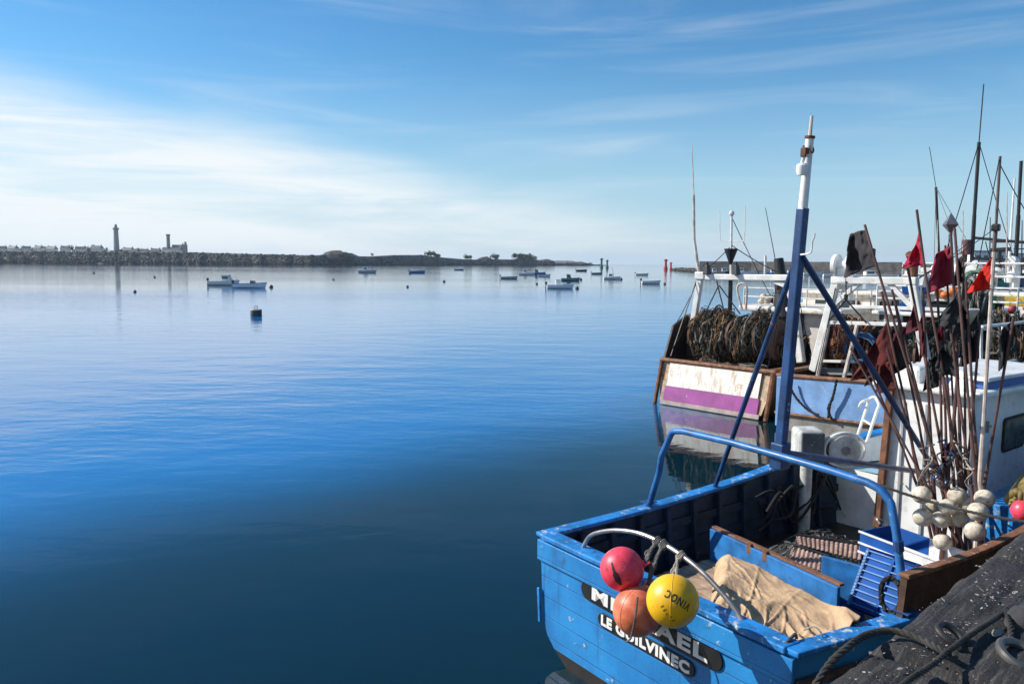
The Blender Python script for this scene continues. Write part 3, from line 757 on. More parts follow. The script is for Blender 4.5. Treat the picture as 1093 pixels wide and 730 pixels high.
# three round fenders hanging from the stern hoop
VINYL_PINK = mat('pink_vinyl', (.80, .055, .10), .42, var=.18, vs=6, dirt=.45, dcol=(.12, .02, .03), chips=.1, chcol=(.85, .35, .35))
VINYL_ORANGE = mat('orange_vinyl', (.80, .13, .05), .42, var=.3, vs=6, col2=(.82, .27, .14), dirt=.35, dcol=(.3, .12, .04), chips=.12, chcol=(.8, .5, .45))
VINYL_YELLOW = mat('yellow_vinyl', (.86, .46, .008), .4, var=.12, vs=5, dirt=.2, dcol=(.35, .25, .05))
INK = mat('black_ink', (.02, .018, .012), .6)
def fender(name, label, cpx, r, xk, m, tie, eye_tilt):
    c = NF.x(cpx[0], cpx[1], xk)
    t = nthing(name, label, 'buoy', c, 'round fenders hanging at the stern')
    d = (tie - c).normalized() + Vector(eye_tilt); d.normalize()
    Q = d.to_track_quat('Z', 'Y').to_matrix()
    mb = MB(); mb.lathe([(0, -r)] + [(r * math.sin(PI * i / 22), -r * math.cos(PI * i / 22)) for i in range(1, 21)] + [(r * .17, r * .99), (r * .15, r * 1.09), (0, r * 1.1)], 36, (0, 0, 0), Q)
    mb.build('ball', m, t, smooth=60)
    mb = MB(); mb.tube([Q @ Vector((0, r * 1.0 * math.cos(a), r * 1.0 * math.sin(a))) for a in [i * 2 * PI / 48 for i in range(48)]], .0022, 5, closed=True); mb.build('seam', m, t)
    e = Q @ Vector((0, 0, r * 1.12)); sx = Q @ Vector((1, 0, 0))
    mb = MB(); mb.tube([e + sx * .028 * math.cos(a) + d * .03 * math.sin(a) for a in [i * 2 * PI / 12 for i in range(12)]], .009, 6, closed=True); mb.build('eyelet', m, t)
    return c, e + c, t, Q
pinkc, pinke, _, _ = fender('pink_buoy', 'pink red ball fender with a black scuff, highest of the three at the stern', (664, 607), .167, -.215, VINYL_PINK, HOOP[0], (0, -.5, -.2))
orc, ore, _, _ = fender('orange_buoy', 'faded orange ball fender, lowest of the three at the stern', (680.5, 652), .186, -.225, VINYL_ORANGE, HOOP[1], (0, 0, 0))
yec, yee, yt, _ = fender('yellow_buoy', 'yellow ball fender with upside-down black lettering', (718, 641), .176, -.46, VINYL_YELLOW, HOOP[2], (0, 0, 0))
# scuff on the pink ball
def on_ball(c, r, px, py):
    """unit direction of a surface point of the ball seen at a pixel"""
    o = NF.loc(CP); rd = ray(px, py); dl = Vector((rd.dot(NF.ex), rd.dot(NF.ey), rd.z)).normalized()
    k = o - c; b_ = k.dot(dl); q = b_ * b_ - (k.length_squared - r * r)
    return (o + dl * (-b_ - math.sqrt(max(q, 0))) - c).normalized()
pt_ = [o for o in scene.objects if o.name == 'pink_buoy'][0]
nrm = on_ball(pinkc, .167, 660, 613); a0 = on_ball(pinkc, .167, 653, 600); a1_ = on_ball(pinkc, .167, 663, 624)
mb = MB()
rows = []
rr_ = random.Random(3)
for i in range(15):
    f = i / 14; c_ = a0.lerp(a1_, f).normalized(); sdv = (a1_ - a0).cross(nrm).normalized()
    w_ = .012 + .03 * math.exp(-((f - .62) / .25) ** 2) + rr_.uniform(-.006, .006)
    rows.append([(c_ + sdv * k * w_ * 3.6).normalized() * (.1682 + .0) for k in (-1, -.3, .3, 1)])
mb.loft(rows); mb.build('scuff', mat('black_scuff', (.03, .012, .014), .7, var=.5, vs=20), pt_, norm=False)
# lettering on the yellow ball: reads upside down, curved along the ball
tx0 = on_ball(yec, .176, 735, 650); tx1 = on_ball(yec, .176, 712, 635)
tc_ = on_ball(yec, .176, 724, 640)
ax = (tx1 - tx0).normalized(); up_ = tc_.cross(ax).normalized(); ax = up_.cross(tc_).normalized()
def onball(x, y):
    d = tc_ * math.cos(x / .176) * math.cos(y / .176) + ax * math.sin(x / .176) * math.cos(y / .176) + up_ * math.sin(y / .176)
    return d.normalized() * .1772
lettering('lettering', 'VINOC', .072, None, INK, yt, .185, bold=.0015, thick=.002, spacing=1.25, fn=onball)
# faint worn marks lower down
t2 = on_ball(yec, .176, 711, 653); ax2 = (on_ball(yec, .176, 719, 662) - t2).normalized(); up2 = t2.cross(ax2).normalized()
mb = MB()
for i in range(5):
    for j in range(2):
        p = (t2 + ax2 * (.17 * (i - 1.6)) + up2 * (.06 * j - .03)).normalized()
        pts = [(p + ax2 * u + up2 * v).normalized() * .1772 for u, v in ((-.025, -.05), (.03, -.045), (.02, .05), (-.03, .04))]
        if (i + j) % 4 != 3: mb.face([mb.v(q) for q in pts])
mb.build('worn_marks', mat('faded_ink', (.2, .13, .02), .6, var=.4), yt, smooth=0, norm=False)
# their lashings
def lashing(label, top, end, turns, m, sl=.06, extra=None):
    t = nthing('rope_lashing', label, 'rope', top, 'rope lashings of the stern fenders')
    mb = MB(); o = top
    tg = Vector((0, -.85, -.45)).normalized()
    pts = []
    s1, s2 = tg.orthogonal().normalized(), None; s2 = tg.cross(s1)
    for i in range(turns * 12 + 1):
        a = 2 * PI * i / 12
        pts.append((s1 * math.cos(a) + s2 * math.sin(a)) * .028 + tg * (.016 * (i / 12 - turns / 2)))
    mb.tube(pts, .0085, 6)
    mid = (end - o) * .45 + Vector((-.03, .02, -.02))
    strand_rope(mb, smooth_path([pts[0], Vector((-.04, 0, -.03)), mid, end - o], 6), .013)
    strand_rope(mb, smooth_path([pts[-1], Vector((-.05, -.02, -.02)), mid + Vector((0, -.03, .02)), end - o + Vector((0, -.008, 0))], 6), .011)
    kn = mid + Vector((0, -.01, 0))
    mb.tube([kn + Vector((.018 * math.cos(a * 3.0), .02 * math.sin(a * 2), .02 * math.sin(a * 3 + .5))) for a in [i * 2 * PI / 24 for i in range(24)]], .009, 6, closed=True)
    mb.build('rope', m, t)
    if extra:
        mb = MB(); strand_rope(mb, smooth_path([e - o for e in extra], 6), .008); mb.build('tail', m, t)
    return t
lashing('knotted grey rope tying the pink ball fender to the stern hoop', HOOP[0], pinke, 3, ROPEG)
lashing('grey rope tying the orange ball fender to the middle of the stern hoop', HOOP[1], ore, 4, ROPEG, extra=[orc + Vector((-.1, -.10, .17)), orc + Vector((-.17, -.15, .05)), orc + Vector((-.18, -.13, -.08)), orc + Vector((-.16, -.09, -.14)), orc + Vector((-.14, -.03, -.19))])
lashing('frayed pale rope tying the yellow ball fender to the stern hoop', HOOP[2], yee, 3, ROPEW)
# rope ends tied round the stern cap
for px, py, lab in ((846, 686, 'dark rope end knotted over the stern cap at its quay corner'), (868, 676, 'thin pale line looped over the blue rail by the quay')):
    p = NF.z(px, py, 1.12); t = nthing('rope_end', lab, 'rope', p)
    mb = MB(); strand_rope(mb, smooth_path([(.08, .03, .0), (.04, .01, .045), (-.02, 0, .04), (-.09, -.01, .01), (-.11, -.02, -.12), (-.09, -.03, -.3)] if px < 860 else [(0, .07, .0), (0, .0, .05), (-.01, -.06, .04), (-.02, -.085, -.02), (-.03, -.09, -.12)], 6), .012 if px < 860 else .007)
    mb.build('rope', ROPEG if px < 860 else ROPEW, t)

# beige canvas thrown over gear in the stern
r0 = NF.z(767, 588, 1.10); r1 = NF.z(920, 662, 1.14)
tp = nthing('tarpaulin', 'crumpled beige canvas tarpaulin thrown over gear inside the stern', 'tarpaulin', (.6, -.5, DZ))
lo0 = NF.x(762, 642, .18); lo1 = Vector((.16, -1.28, 1.05))
def ridged(x): return 1 - 2 * abs(noise.noise(x))
def tarp(u, v):
    # u along the ridge (port -> starboard), v from the ridge aft and down to the stern planks
    a = r0.lerp(r1, u); a.z += .05 * math.sin(PI * min(1, u * 1.15)) * (1 - u) - .03 * max(0, 1 - u / .06) ** 2
    lo = lo0.lerp(lo1, u)
    if v < .16:      # far side hangs down behind the ridge
        k = 1 - v / .16
        p = a + Vector((.05 * k, .02, -.34 * k))
    else:
        k = (v - .16) / .84
        p = a.lerp(lo, k); p.z += (.05 - .10 * u) * math.sin(PI * k)
    e0 = max(0, 1 - u / .10)                       # port edge falls away over the boards
    p.z -= .13 * e0 ** 1.5; p.y += .02 * e0
    p.x += .03 * noise.noise(Vector((u * 5, v * 2, 1)))
    f = min(1, .25 + v)
    w1 = ridged(Vector((u * 2.2 + v * 1.3, v * .6 - u * .8, 4))); w2 = ridged(Vector((u * 5 - v * 3.0, v * 1.6 + u * 2, 9)))
    p.z += f * (.030 * (w1 - .5) + .012 * max(0, w2 - .72) / .28 + .004 * noise.noise(Vector((u * 40, v * 30, 2))))
    # old fold lines of the canvas, and pulls running from the high corner
    for q_, s_ in ((u - .33 - .03 * v, .010), (u - .64 + .05 * v, .010), (v - .55 + .06 * u, .012)):
        p.z += .011 * math.exp(-(q_ / s_) ** 2) * f
    for k_, a_ in ((.35, .012), (.75, .015), (1.25, .011)):
        q_ = v - .16 - k_ * (u + .02); p.z += a_ * math.exp(-(q_ / .035) ** 2) * math.exp(-u * 2.2) * f
    # deep folds at the starboard end
    e = max(0, (u - .62) / .38)
    g = ridged(Vector((v * 4.2 - u * 1.5, u * 1.6, 6)))
    p.z += e * (.10 * (g - .45)); p.x += e * .05 * noise.noise(Vector((v * 5, u * 3, 8)))
    return p - Vector((.6, -.5, DZ))
mb = MB(); mb.grid(tarp, 130, 90); mb.build('canvas', CANVAS, tp, smooth=180, solid=.006)
mb = MB(); mb.tube([tarp(i / 60, 1) for i in range(61)], .008, 5); mb.tube([tarp(0, .16 + .84 * i / 40) for i in range(41)][::-1], .008, 5); mb.build('hem', CANVAS, tp)

# blue slatted fish box leaning on the rail, another half white box standing behind it
CR_BLUE = mat('blue_crate_plastic', (.012, .085, .33), .7, spec=.2, var=.2, vs=4, chips=.12, chcol=(.3, .4, .55), dirt=.15)
CR_WHITE = mat('white_crate_plastic', (.72, .72, .72), .4, var=.1, vs=4, dirt=.3, dcol=(.4, .36, .32))
CR_EDGE = mat('pale_crate_ribs', (.15, .28, .52), .7, spec=.2, var=.25, vs=6)
def slat_crate(t, L_, W_, H_, m, rib):
    """open fish box: floor in the local xy plane, slotted bottom with raised ribs outside"""
    mb = MB(); mb.box((0, 0, .008), (L_, W_, .016)); mb.build('base', m, t, smooth=0, bevel=.004)
    for sx, sy in ((1, 0), (-1, 0), (0, 1), (0, -1)):
        mb = MB()
        if sx: mb.box((sx * (L_ / 2 - .009), 0, H_ / 2 + .012), (.018, W_ - .004, H_ - .02))
        else: mb.box((0, sy * (W_ / 2 - .009), H_ / 2 + .012), (L_ - .038, .018, H_ - .02))
        mb.build('side', m, t, smooth=0, bevel=.004)
    n = 9
    for i in range(n):
        x = -L_ / 2 + L_ * (i + .5) / n
        mb = MB(); mb.box((x, 0, -.009), (.014, W_ - .05, .018)); mb.build('rib', rib, t, smooth=0, bevel=.003)
    mb = MB(); mb.box((0, .02, -.010), (L_ - .03, .02, .016)); mb.build('spine', m, t, smooth=0)
    for sy in (1, -1):
        mb = MB()
        for i in range(18):
            x = -L_ / 2 + L_ * (i + .5) / 18
            mb.box((x, sy * (W_ / 2 - .012), -.012), (.022, .022, .022))
        mb.bar((-L_ / 2 + .01, sy * (W_ / 2 - .012), -.004), (L_ / 2 - .01, sy * (W_ / 2 - .012), -.004), .026, .008)
        mb.build('toothed_edge', rib, t, smooth=0)
A_ = NF.z(906, 652, .62); B_ = NF.z(926, 578, .86); C_ = NF.z(969, 600, .97)
# bottom of the box faces aft and up: ribs seen from the stern
q0 = NF.x(906, 650, 1.85); q1 = NF.x(926, 580, 2.12); q2 = NF.x(984, 606, 2.12); q3 = NF.x(958, 662, 1.85)
cen = (q0 + q1 + q2 + q3) / 4; ux = ((q1 - q0) + (q2 - q3)).normalized(); vy = ((q1 - q2) + (q0 - q3)); vy = (vy - ux * vy.dot(ux)).normalized(); nz_ = ux.cross(vy)
Lc = ((q1 - q0).length + (q2 - q3).length) / 2; Wc = ((q1 - q2).length + (q0 - q3).length) / 2
cr = thing('fish_crate', 'blue slatted plastic fish crate tipped on edge with its ribbed bottom showing', 'crate', NF.w(cen), 0, 'plastic fish crates on the deck')
MM = Matrix((NF.ex * ux.x + NF.ey * ux.y + Vector((0, 0, ux.z)), NF.ex * vy.x + NF.ey * vy.y + Vector((0, 0, vy.z)), NF.ex * nz_.x + NF.ey * nz_.y + Vector((0, 0, nz_.z)))).transposed()
def orient(t, M3): t.rotation_euler = M3.to_euler()
sgn = 1
fwdv = Vector((NF.ex.x, NF.ex.y, 0))
if MM.col[2].dot(fwdv) < 0:                     # keep the ribs (local -z) towards the stern
    MM = Matrix((MM.col[0], -MM.col[1], -MM.col[2])).transposed()
orient(cr, MM)
slat_crate(cr, Lc, Wc, .2, CR_BLUE, CR_EDGE)
k0 = NF.z(926, 566, 1.0); k1 = NF.z(1012, 598, 1.0)
c2 = (k0 + k1) / 2
cr2 = thing('fish_crate', 'blue and white open fish crate behind the tipped blue crate', 'crate', NF.w((c2.x + .10, c2.y - .03, .74)), NF.rz + math.atan2(k1.y - k0.y, k1.x - k0.x), 'plastic fish crates on the deck')
Lk = (k1 - k0).length; Wk = .42; Hk = .28
mb = MB(); mb.box((0, 0, .01), (Lk, Wk, .02)); mb.build('base', CR_BLUE, cr2, smooth=0, bevel=.004)
for nm, c_, s_, m_ in (('side', (-Lk * .25, -Wk / 2, Hk / 2), (Lk * .5, .02, Hk), CR_BLUE), ('side', (Lk * .25, -Wk / 2, Hk / 2), (Lk * .498, .02, Hk), CR_WHITE), ('side', (-Lk * .25, Wk / 2, Hk / 2), (Lk * .5, .02, Hk), CR_BLUE), ('side', (Lk * .25, Wk / 2, Hk / 2), (Lk * .498, .02, Hk), CR_WHITE), ('side', (-Lk / 2 + .01, 0, Hk / 2), (.02, Wk - .022, Hk), CR_BLUE), ('side', (Lk / 2 - .01, 0, Hk / 2), (.02, Wk - .022, Hk), CR_WHITE)):
    mb = MB(); mb.box(c_, s_); mb.build(nm, m_, cr2, smooth=0, bevel=.005)
for zz in (.07, .16, .27):
    mb = MB(); mb.box((0, -Wk / 2 - .016, zz), (Lk + .02, .014, .02)); mb.build('rim', CR_WHITE, cr2, smooth=0, bevel=.003)
mb = MB(); mb.tube(smooth_path([(-Lk / 2, Wk / 2 - .05, Hk - .02), (-Lk / 2 - .06, Wk / 2 - .05, Hk + .02), (-Lk / 2 - .05, Wk / 2 - .15, Hk + .07), (-Lk / 2, Wk / 2 - .16, Hk + .03)], 5), .012, 6); mb.build('handle', STEEL, cr2)
# pile of boxes that carries it
st = nthing('fish_crate', 'blue fish crate standing on deck under the blue and white one', 'crate', (c2.x + .10, c2.y - .03, DZ + .02), 'plastic fish crates on the deck', math.atan2(k1.y - k0.y, k1.x - k0.x))
mb = MB(); mb.box((0, 0, .14), (Lk * .96, Wk * .96, .27), taper=(1.04, 1.04)); mb.build('body', CR_BLUE, st, smooth=0, bevel=.01)
mb = MB(); mb.box((0, 0, .285), (Lk * 1.02, Wk * 1.02, .03)); mb.build('rim', CR_BLUE, st, smooth=0, bevel=.006)
# wire coil hanging at the foot of the gallows
wc_ = NF.x(953, 634, 1.14)
t = nthing('wire_coil', 'small coil of dark rope hung on the foot of the tubular frame', 'rope coil', wc_)
mb = MB(); rr_ = random.Random(5)
for k in range(7):
    a0 = rr_.uniform(0, 6); ra, rb = .075 + rr_.uniform(-.014, .012), .125 + rr_.uniform(-.02, .015)
    mb.tube([Vector((rr_.uniform(-.012, .012) - .03, .0 + ra * math.cos(a + a0), rb * math.sin(a + a0))) for a in [i * 2 * PI / 26 for i in range(26)]], .008, 5, closed=True)
mb.build('coil', BLACK_RUBBER, t)

# ribbed pinkish mats / pot lids on the deck
MATM = mat('pinkish_ribbed_mat', (.36, .25, .21), .75, var=.3, vs=9, dirt=.35, dcol=(.16, .1, .08))
def mat_panel(label, pts, nrib):
    c = sum((Vector(p) for p in pts), Vector()) / 4
    t = nthing('ribbed_panel', label, 'panel', c, 'ribbed panels lying on the deck')
    P = [Vector(p) - c for p in pts]
    def fn(u, v):
        p = P[0].lerp(P[1], u).lerp(P[3].lerp(P[2], u), v)
        n = (P[1] - P[0]).cross(P[3] - P[0]).normalized()
        return p + n * (.010 * math.sin(u * nrib * 2 * PI) + .006 * math.sin(v * 9 * 2 * PI))
    mb = MB(); mb.grid(fn, nrib * 6, 40); mb.build('sheet', MATM, t, solid=.012)
    mb = MB(); mb.tube([P[0] + Vector((0, 0, .02)), P[1] + Vector((0, 0, .02))], .012, 6); mb.build('bar', BLACK, t)
zz = .74
def zp(px, py, z): return NF.z(px, py, z)
mat_panel('nearer pinkish ribbed panel propped on the deck behind the blue boards', [zp(846, 583, .82), zp(887, 596, .84), zp(886, 612, .74), zp(841, 600, .74)], 9)
mat_panel('longer pinkish ribbed panel with a dark bar, just beyond the nearer panel', [zp(850, 572, .80), zp(921, 583, .82), zp(919, 598, .76), zp(852, 581, .74)], 14)
t = nthing('steel_rod', 'bent steel rod lying beside the ribbed panels', 'rod', zp(840, 597, .76))
mb = MB(); o = zp(840, 597, .76)
mb.tube(smooth_path([zp(826, 596, .72) - o, zp(838, 590, .80) - o, zp(846, 583, .84) - o, zp(843, 579, .87) - o, zp(838, 578, .86) - o], 5), .010, 6); mb.build('rod', STEEL, t)

# heap of dark netting along the deck
nh = nthing('net_heap', 'low heap of black fishing net on the deck before the wheelhouse', 'net', (2.9, .7, DZ))
def heap(u, v):
    x = -.85 + 1.9 * u; y = -.75 + 1.15 * v
    e = max(0, math.sin(PI * u)) ** .5 * max(0, math.sin(PI * v)) ** .5
    z = e * (.20 + .14 * noise.noise(Vector((x * 2.2, y * 2.2, 2))) + .05 * noise.noise(Vector((x * 8, y * 8, 2))) + .025 * noise.noise(Vector((x * 22, y * 22, 5))))
    return Vector((x, y, max(.0, z) + .03))
mb = MB(); mb.grid(heap, 70, 45); nm_ = mb.build('netting', mat('black_net', (.022, .022, .021), .95, var=.6, vs=10, bump=.01, bs=60), nh, smooth=0)
mb = MB(); rr_ = random.Random(12)
for k in range(60):
    u, v = rr_.uniform(.1, .9), rr_.uniform(.1, .9); pts = []
    for i in range(6):
        pts.append(heap(min(.97, max(.03, u)), min(.97, max(.03, v))) + Vector((0, 0, .012))); u += rr_.uniform(-.06, .06); v += rr_.uniform(-.06, .06)
    mb.tube(smooth_path(pts, 3), .006, 4)
o_ = mb.build('twine', NETGREY, nh); o_['kind'] = 'stuff'

# ------------------------------------------------------------------ dan buoys (flag poles) against the wheelhouse
FL = {'grey': mat('grey_flag', (.055, .05, .055), .85, var=.3, trans=.25), 'pink': mat('pink_flag', (.60, .03, .09), .8, var=.2, trans=.45),
      'crimson': mat('crimson_flag', (.34, .028, .06), .8, var=.25, trans=.4), 'red': mat('red_flag', (.68, .03, .02), .8, var=.2, trans=.4),
      'maroon': mat('maroon_flag', (.12, .02, .03), .85, var=.4, trans=.3), 'black': mat('black_flag', (.018, .02, .022), .8, var=.4, trans=.1),
      'rustred': mat('rust_red_flag', (.12, .02, .02), .85, var=.4, trans=.35)}
GRP = 'flag poles of dan buoys bundled by the wheelhouse'
def dan(label, top, low, x0, x1, flag=None, fcol=None, floats=(), pole=POLEM, r=.0145, reflector=False, lean_base=None, cat='flag pole'):
    """top/low: where the pole's top and a low point appear; x0/x1: how far forward each stands in the boat"""
    pt = NF.x(top[0], top[1], x1); pl_ = NF.x(low[0], low[1], x0)
    d = (pl_ - pt).normalized(); k = (DZ + .05 - pt.z) / d.z; base = pt + d * k
    if base.z > pl_.z: base = pl_
    t = nthing('dan_buoy', label, cat, base, GRP)
    mb = MB(); bw = [noise.noise(Vector((top[0], i * .9, 3))) * .018 for i in range(6)]
    L_ = pt - base
    mb.tube(smooth_path([L_ * (i / 5) + Vector((bw[i], bw[5 - i], 0)) * (0 if i in (0, 5) else 1) for i in range(6)], 3), [r * 1.1] * 8 + [r * .85] * 8, 8); mb.build('pole', pole, t)
    if flag:
        # flag: hoist end points (on the pole) then fly end points, as seen
        ps = []
        for f in flag:
            P = NF.x(f[0], f[1], (x0 + x1) / 2 if len(f) < 3 else f[2]); ps.append(P)
        def on_pole(P):
            s_ = min(1, max(0, (P - base).dot(L_) / L_.length_squared)); return base + L_ * s_
        A, B = on_pole(ps[0]), on_pole(ps[1]); Cc, D = B + (ps[2] - B) * 1.18, A + (ps[3] - A) * 1.15
        # fly end keeps the pole's distance, swung a little out of its plane
        seed = top[0] * .37
        def fn(u, v):
            p = A.lerp(B, v).lerp(D.lerp(Cc, v), u) - base
            amp = .075 * u
            off = amp * math.sin(u * 7 + v * 2.5 + seed) + .07 * u * noise.noise(Vector((u * 3, v * 4, seed))) + .018 * noise.noise(Vector((u * 8, v * 9, seed)))
            p = p + Vector((off, off * .5, .012 * noise.noise(Vector((u * 9, v * 9, seed))) * (1 if u > .9 else .3)))
            if u > .85:
                p = p + (ps[2] - ps[0]) * (.09 * noise.noise(Vector((v * 7, seed, 1))))
            return p
        mb = MB(); mb.grid(fn, 22, 18); mb.build('flag', FL[fcol], t, smooth=180, solid=.003)
    for (fx, fy, fr) in floats:
        P = NF.x(fx, fy, x0 - .12)
        mb = MB(); mb.sphere(P - base, fr, 18, 12, (1, 1, .92), fn=lambda p: 1 + .025 * math.cos(8 * math.atan2(p.y, p.x)) * (1 - p.z * p.z) + .02 * noise.noise(p * 3)); mb.build('float', FLOATM, t, smooth=180)
    if reflector:
        mb = MB(); s = .075; T = pt - base
        vs = [mb.v(T + Vector(q)) for q in ((s, 0, 0), (0, s, 0), (-s, 0, 0), (0, -s, 0), (0, 0, s * 1.5), (0, 0, -s * 1.1))]
        for i in range(4):
            mb.face([vs[i], vs[(i + 1) % 4], vs[4]]); mb.face([vs[(i + 1) % 4], vs[i], vs[5]])
        mb.build('reflector', STEEL, t, smooth=0)
    return t
dan('tall thin pole with a ragged dark grey flag, leftmost flag pole', (923, 240), (994, 474), 3.1, 2.9, [(923, 247), (937, 284), (907, 294), (909, 249)], 'grey', [(984, 528, .088), (985, 552, .09)])
dan('leaning pole with a bright pink red flag beside the dark grey flag', (978.5, 224), (1017, 469), 3.15, 3.0, [(984, 244), (988, 283), (966, 286), (977, 262)], 'pink', [(1005, 554, .085), (1006, 578, .082)])
dan('short pole with a folded maroon flag, below the pink flag', (969, 286), (1003, 469), 3.4, 3.3, [(978, 322), (983, 352), (963, 358), (972, 338)], 'maroon')
dan('pole topped by a star-shaped reflector, with a crimson flag', (1014.5, 240), (1025, 469), 3.25, 3.25, [(1014, 262), (1014, 303), (992, 313), (1001, 270)], 'crimson', [(1022, 529, .088), (1023, 553, .086)], reflector=True)
dan('thin brown pole with a drooping black flag, below the crimson flag', (1019, 244), (1038, 476), 3.0, 3.1, [(1021, 312), (1023, 345), (997, 351), (1012, 326)], 'black')
dan('pale pole with a bright red flag, rightmost of the red flags', (1061, 269), (1048, 480), 3.0, 3.0, [(1063, 272), (1059, 309), (1036, 312), (1047, 289)], 'red', [(1044, 546, .088), (1041, 567, .09)], pole=POLEW, r=.02)
dan('dark pole wrapped in black plastic, rightmost pole of the bundle', (1082, 338), (1059, 470), 3.1, 3.1, [(1081, 342), (1071, 385), (1068, 395), (1068, 352)], 'black', [(1051, 532, .085)])
dan('dark pole with a long black and red flag hanging towards the blue stay', (941, 311), (973, 469), 3.45, 3.3, [(945, 342), (954, 390), (914, 405), (934, 365)], 'rustred')
dan('dark pole carrying a long drooping black flag beside the wheelhouse edge', (952, 309), (992, 469), 3.5, 3.4, [(957, 345), (963, 390), (930, 408), (943, 360)], 'black')
dan('pole with a narrow hanging dark flag between the maroon and black flags', (985, 311), (994, 469), 3.3, 3.2, [(986, 330), (988, 372), (983, 384), (981, 345)], 'maroon')
dan('pole with a wide black flag at half height of the bundle', (1012, 330), (1030, 470), 3.1, 3.15, [(1021, 362), (1027, 402), (1001, 398), (1004, 372)], 'black', [(1012, 541, .08)])
dan('bare brown pole standing behind the bundle, tip by the narrow dark flag', (1000, 300), (1010, 469), 3.5, 3.5)
dan('bare pole with a short stub of cloth, low in the middle of the bundle', (1007, 338), (1017, 500), 3.35, 3.3, [(1008, 345), (1010, 362), (999, 366), (1003, 350)], 'crimson')
dan('thin bare pole leaning outward to the left of the bundle', (922, 380), (972, 500), 3.55, 3.3, r=.013)
dan('thin bare pole leaning left, lower than its neighbour', (908, 372), (985, 510), 3.3, 3.2, r=.013)
dan('red brown pole with dark rags near the foot of the bundle', (1022, 400), (1013, 505), 3.2, 3.3, [(1014, 470), (1013, 500), (1006, 498), (1008, 474)], 'maroon', pole=POLEM, r=.02)
dan('dark pole with a limp black flag just left of the pale pole', (1031, 300), (1042, 480), 3.2, 3.15, [(1032, 318), (1035, 350), (1019, 357), (1021, 326)], 'black')
dan('leaning dark pole with a ragged maroon flag above the long black one', (956, 326), (984, 470), 3.55, 3.4, [(961, 350), (968, 392), (946, 404), (950, 360)], 'maroon')
dan('short dark pole with a black flag low at the centre of the bundle', (1002, 370), (1006, 490), 3.3, 3.3, [(1003, 378), (1004, 412), (988, 417), (992, 384)], 'black', [(995, 541, .08)])
dan('pole leaning right with a crumpled black flag behind the pale pole', (1046, 343), (1034, 480), 3.3, 3.35, [(1045, 350), (1042, 386), (1026, 391), (1032, 358)], 'black', [(1033, 538, .084)])
dan('low leaning pole with a torn maroon flag at the left of the bundle', (947, 372), (980, 500), 3.45, 3.3, [(950, 384), (957, 414), (937, 420), (940, 390)], 'rustred')
dan('thin dark pole with no flag among the tallest poles', (1009, 262), (1020, 469), 3.4, 3.35, r=.012)
dan('thin pole with a black plastic strip near its tip, right of centre', (1028, 268), (1030, 469), 3.45, 3.4, [(1028, 272), (1028, 300), (1019, 306), (1022, 277)], 'black', r=.013)
# tangle of ropes at the foot of the poles
tg_ = nthing('rope_tangle', 'tangle of pale and blue ropes round the foot of the flag poles', 'rope', NF.x(1000, 500, 3.1))
o = NF.x(1000, 500, 3.1)
for nm, m, cnt, sd_ in (('pale_rope', ROPEW, 6, 3), ('blue_rope', BLUE_STEEL, 3, 8), ('dark_rope', ROPEG, 9, 14)):
    rr_ = random.Random(sd_); mb = MB()
    for k in range(cnt):
        pts = []; x, y = rr_.uniform(980, 1036), rr_.uniform(468, 500)
        for i in range(6):
            pts.append(NF.x(x, y, rr_.uniform(2.95, 3.3)) - o); x += rr_.uniform(-9, 9); y += rr_.uniform(-3, 12)
        mb.tube(smooth_path(pts, 4), .008, 5)
    mb.build(nm, m, tg_)
# mooring line from the frame to the quay
pa = NF.x(941, 518, 1.3); pb_ = NF.loc(at_z(1096, 557, QZ + .06))
t = nthing('mooring_line', 'thin dark line from the blue frame past the floats to the quay', 'rope', pa)
mb = MB(); strand_rope(mb, sag(Vector(), pb_ - pa, .03), .011); mb.build('rope', TAR, t)
# oilskin and red buoy at the right edge
pj = NF.x(1085, 520, 2.5)
t = nthing('oilskin_jacket', 'olive yellow oilskin jacket bundled at the right edge above the quay', 'jacket', pj)
OIL = mat('olive_oilskin', (.20, .145, .035), .6, var=.4, vs=6, bump=.003, dirt=.4)
def jacket(u, v):
    top = NF.x(1073 + 30 * u, 531 - 30 * u, 2.5 - .1 * u); bot = NF.x(1080 + 28 * u, 540 + 14 * u, 2.35 - .1 * u)
    p = top.lerp(bot, v) - pj
    p.x += -.09 * math.sin(PI * v) * (.4 + u) + .03 * ridged(Vector((u * 4 + v * 2, v * 3, 5))) + .012 * noise.noise(Vector((u * 12, v * 12, 1)))
    p.z += .05 * math.sin(PI * u) + .02 * noise.noise(Vector((u * 5, v * 5, 7)))
    return p
mb = MB(); mb.grid(jacket, 40, 30); mb.build('cloth', OIL, t, smooth=180, solid=.012)
mb = MB(); mb.tube(smooth_path([jacket(0, .5), jacket(.2, .45), jacket(.5, .5)], 8), [.03 + .004 * (i % 3) for i in range(17)], 10); mb.build('cuff', OIL, t, smooth=180)
pj2 = NF.x(1092, 545, 2.28)
t = nthing('red_buoy', 'small red buoy half hidden by the olive jacket at the right edge', 'buoy', pj2)
mb = MB(); mb.sphere((0, 0, 0), .085, 20, 14); mb.build('ball', VINYL_PINK, t, smooth=180)
mb = MB(); mb.tube([Vector((.088 * math.cos(a) * .5, .088 * math.cos(a), .088 * math.sin(a))) for a in [i * 2 * PI / 20 for i in range(20)]], .012, 6, closed=True); mb.build('strap', BLACK, t)

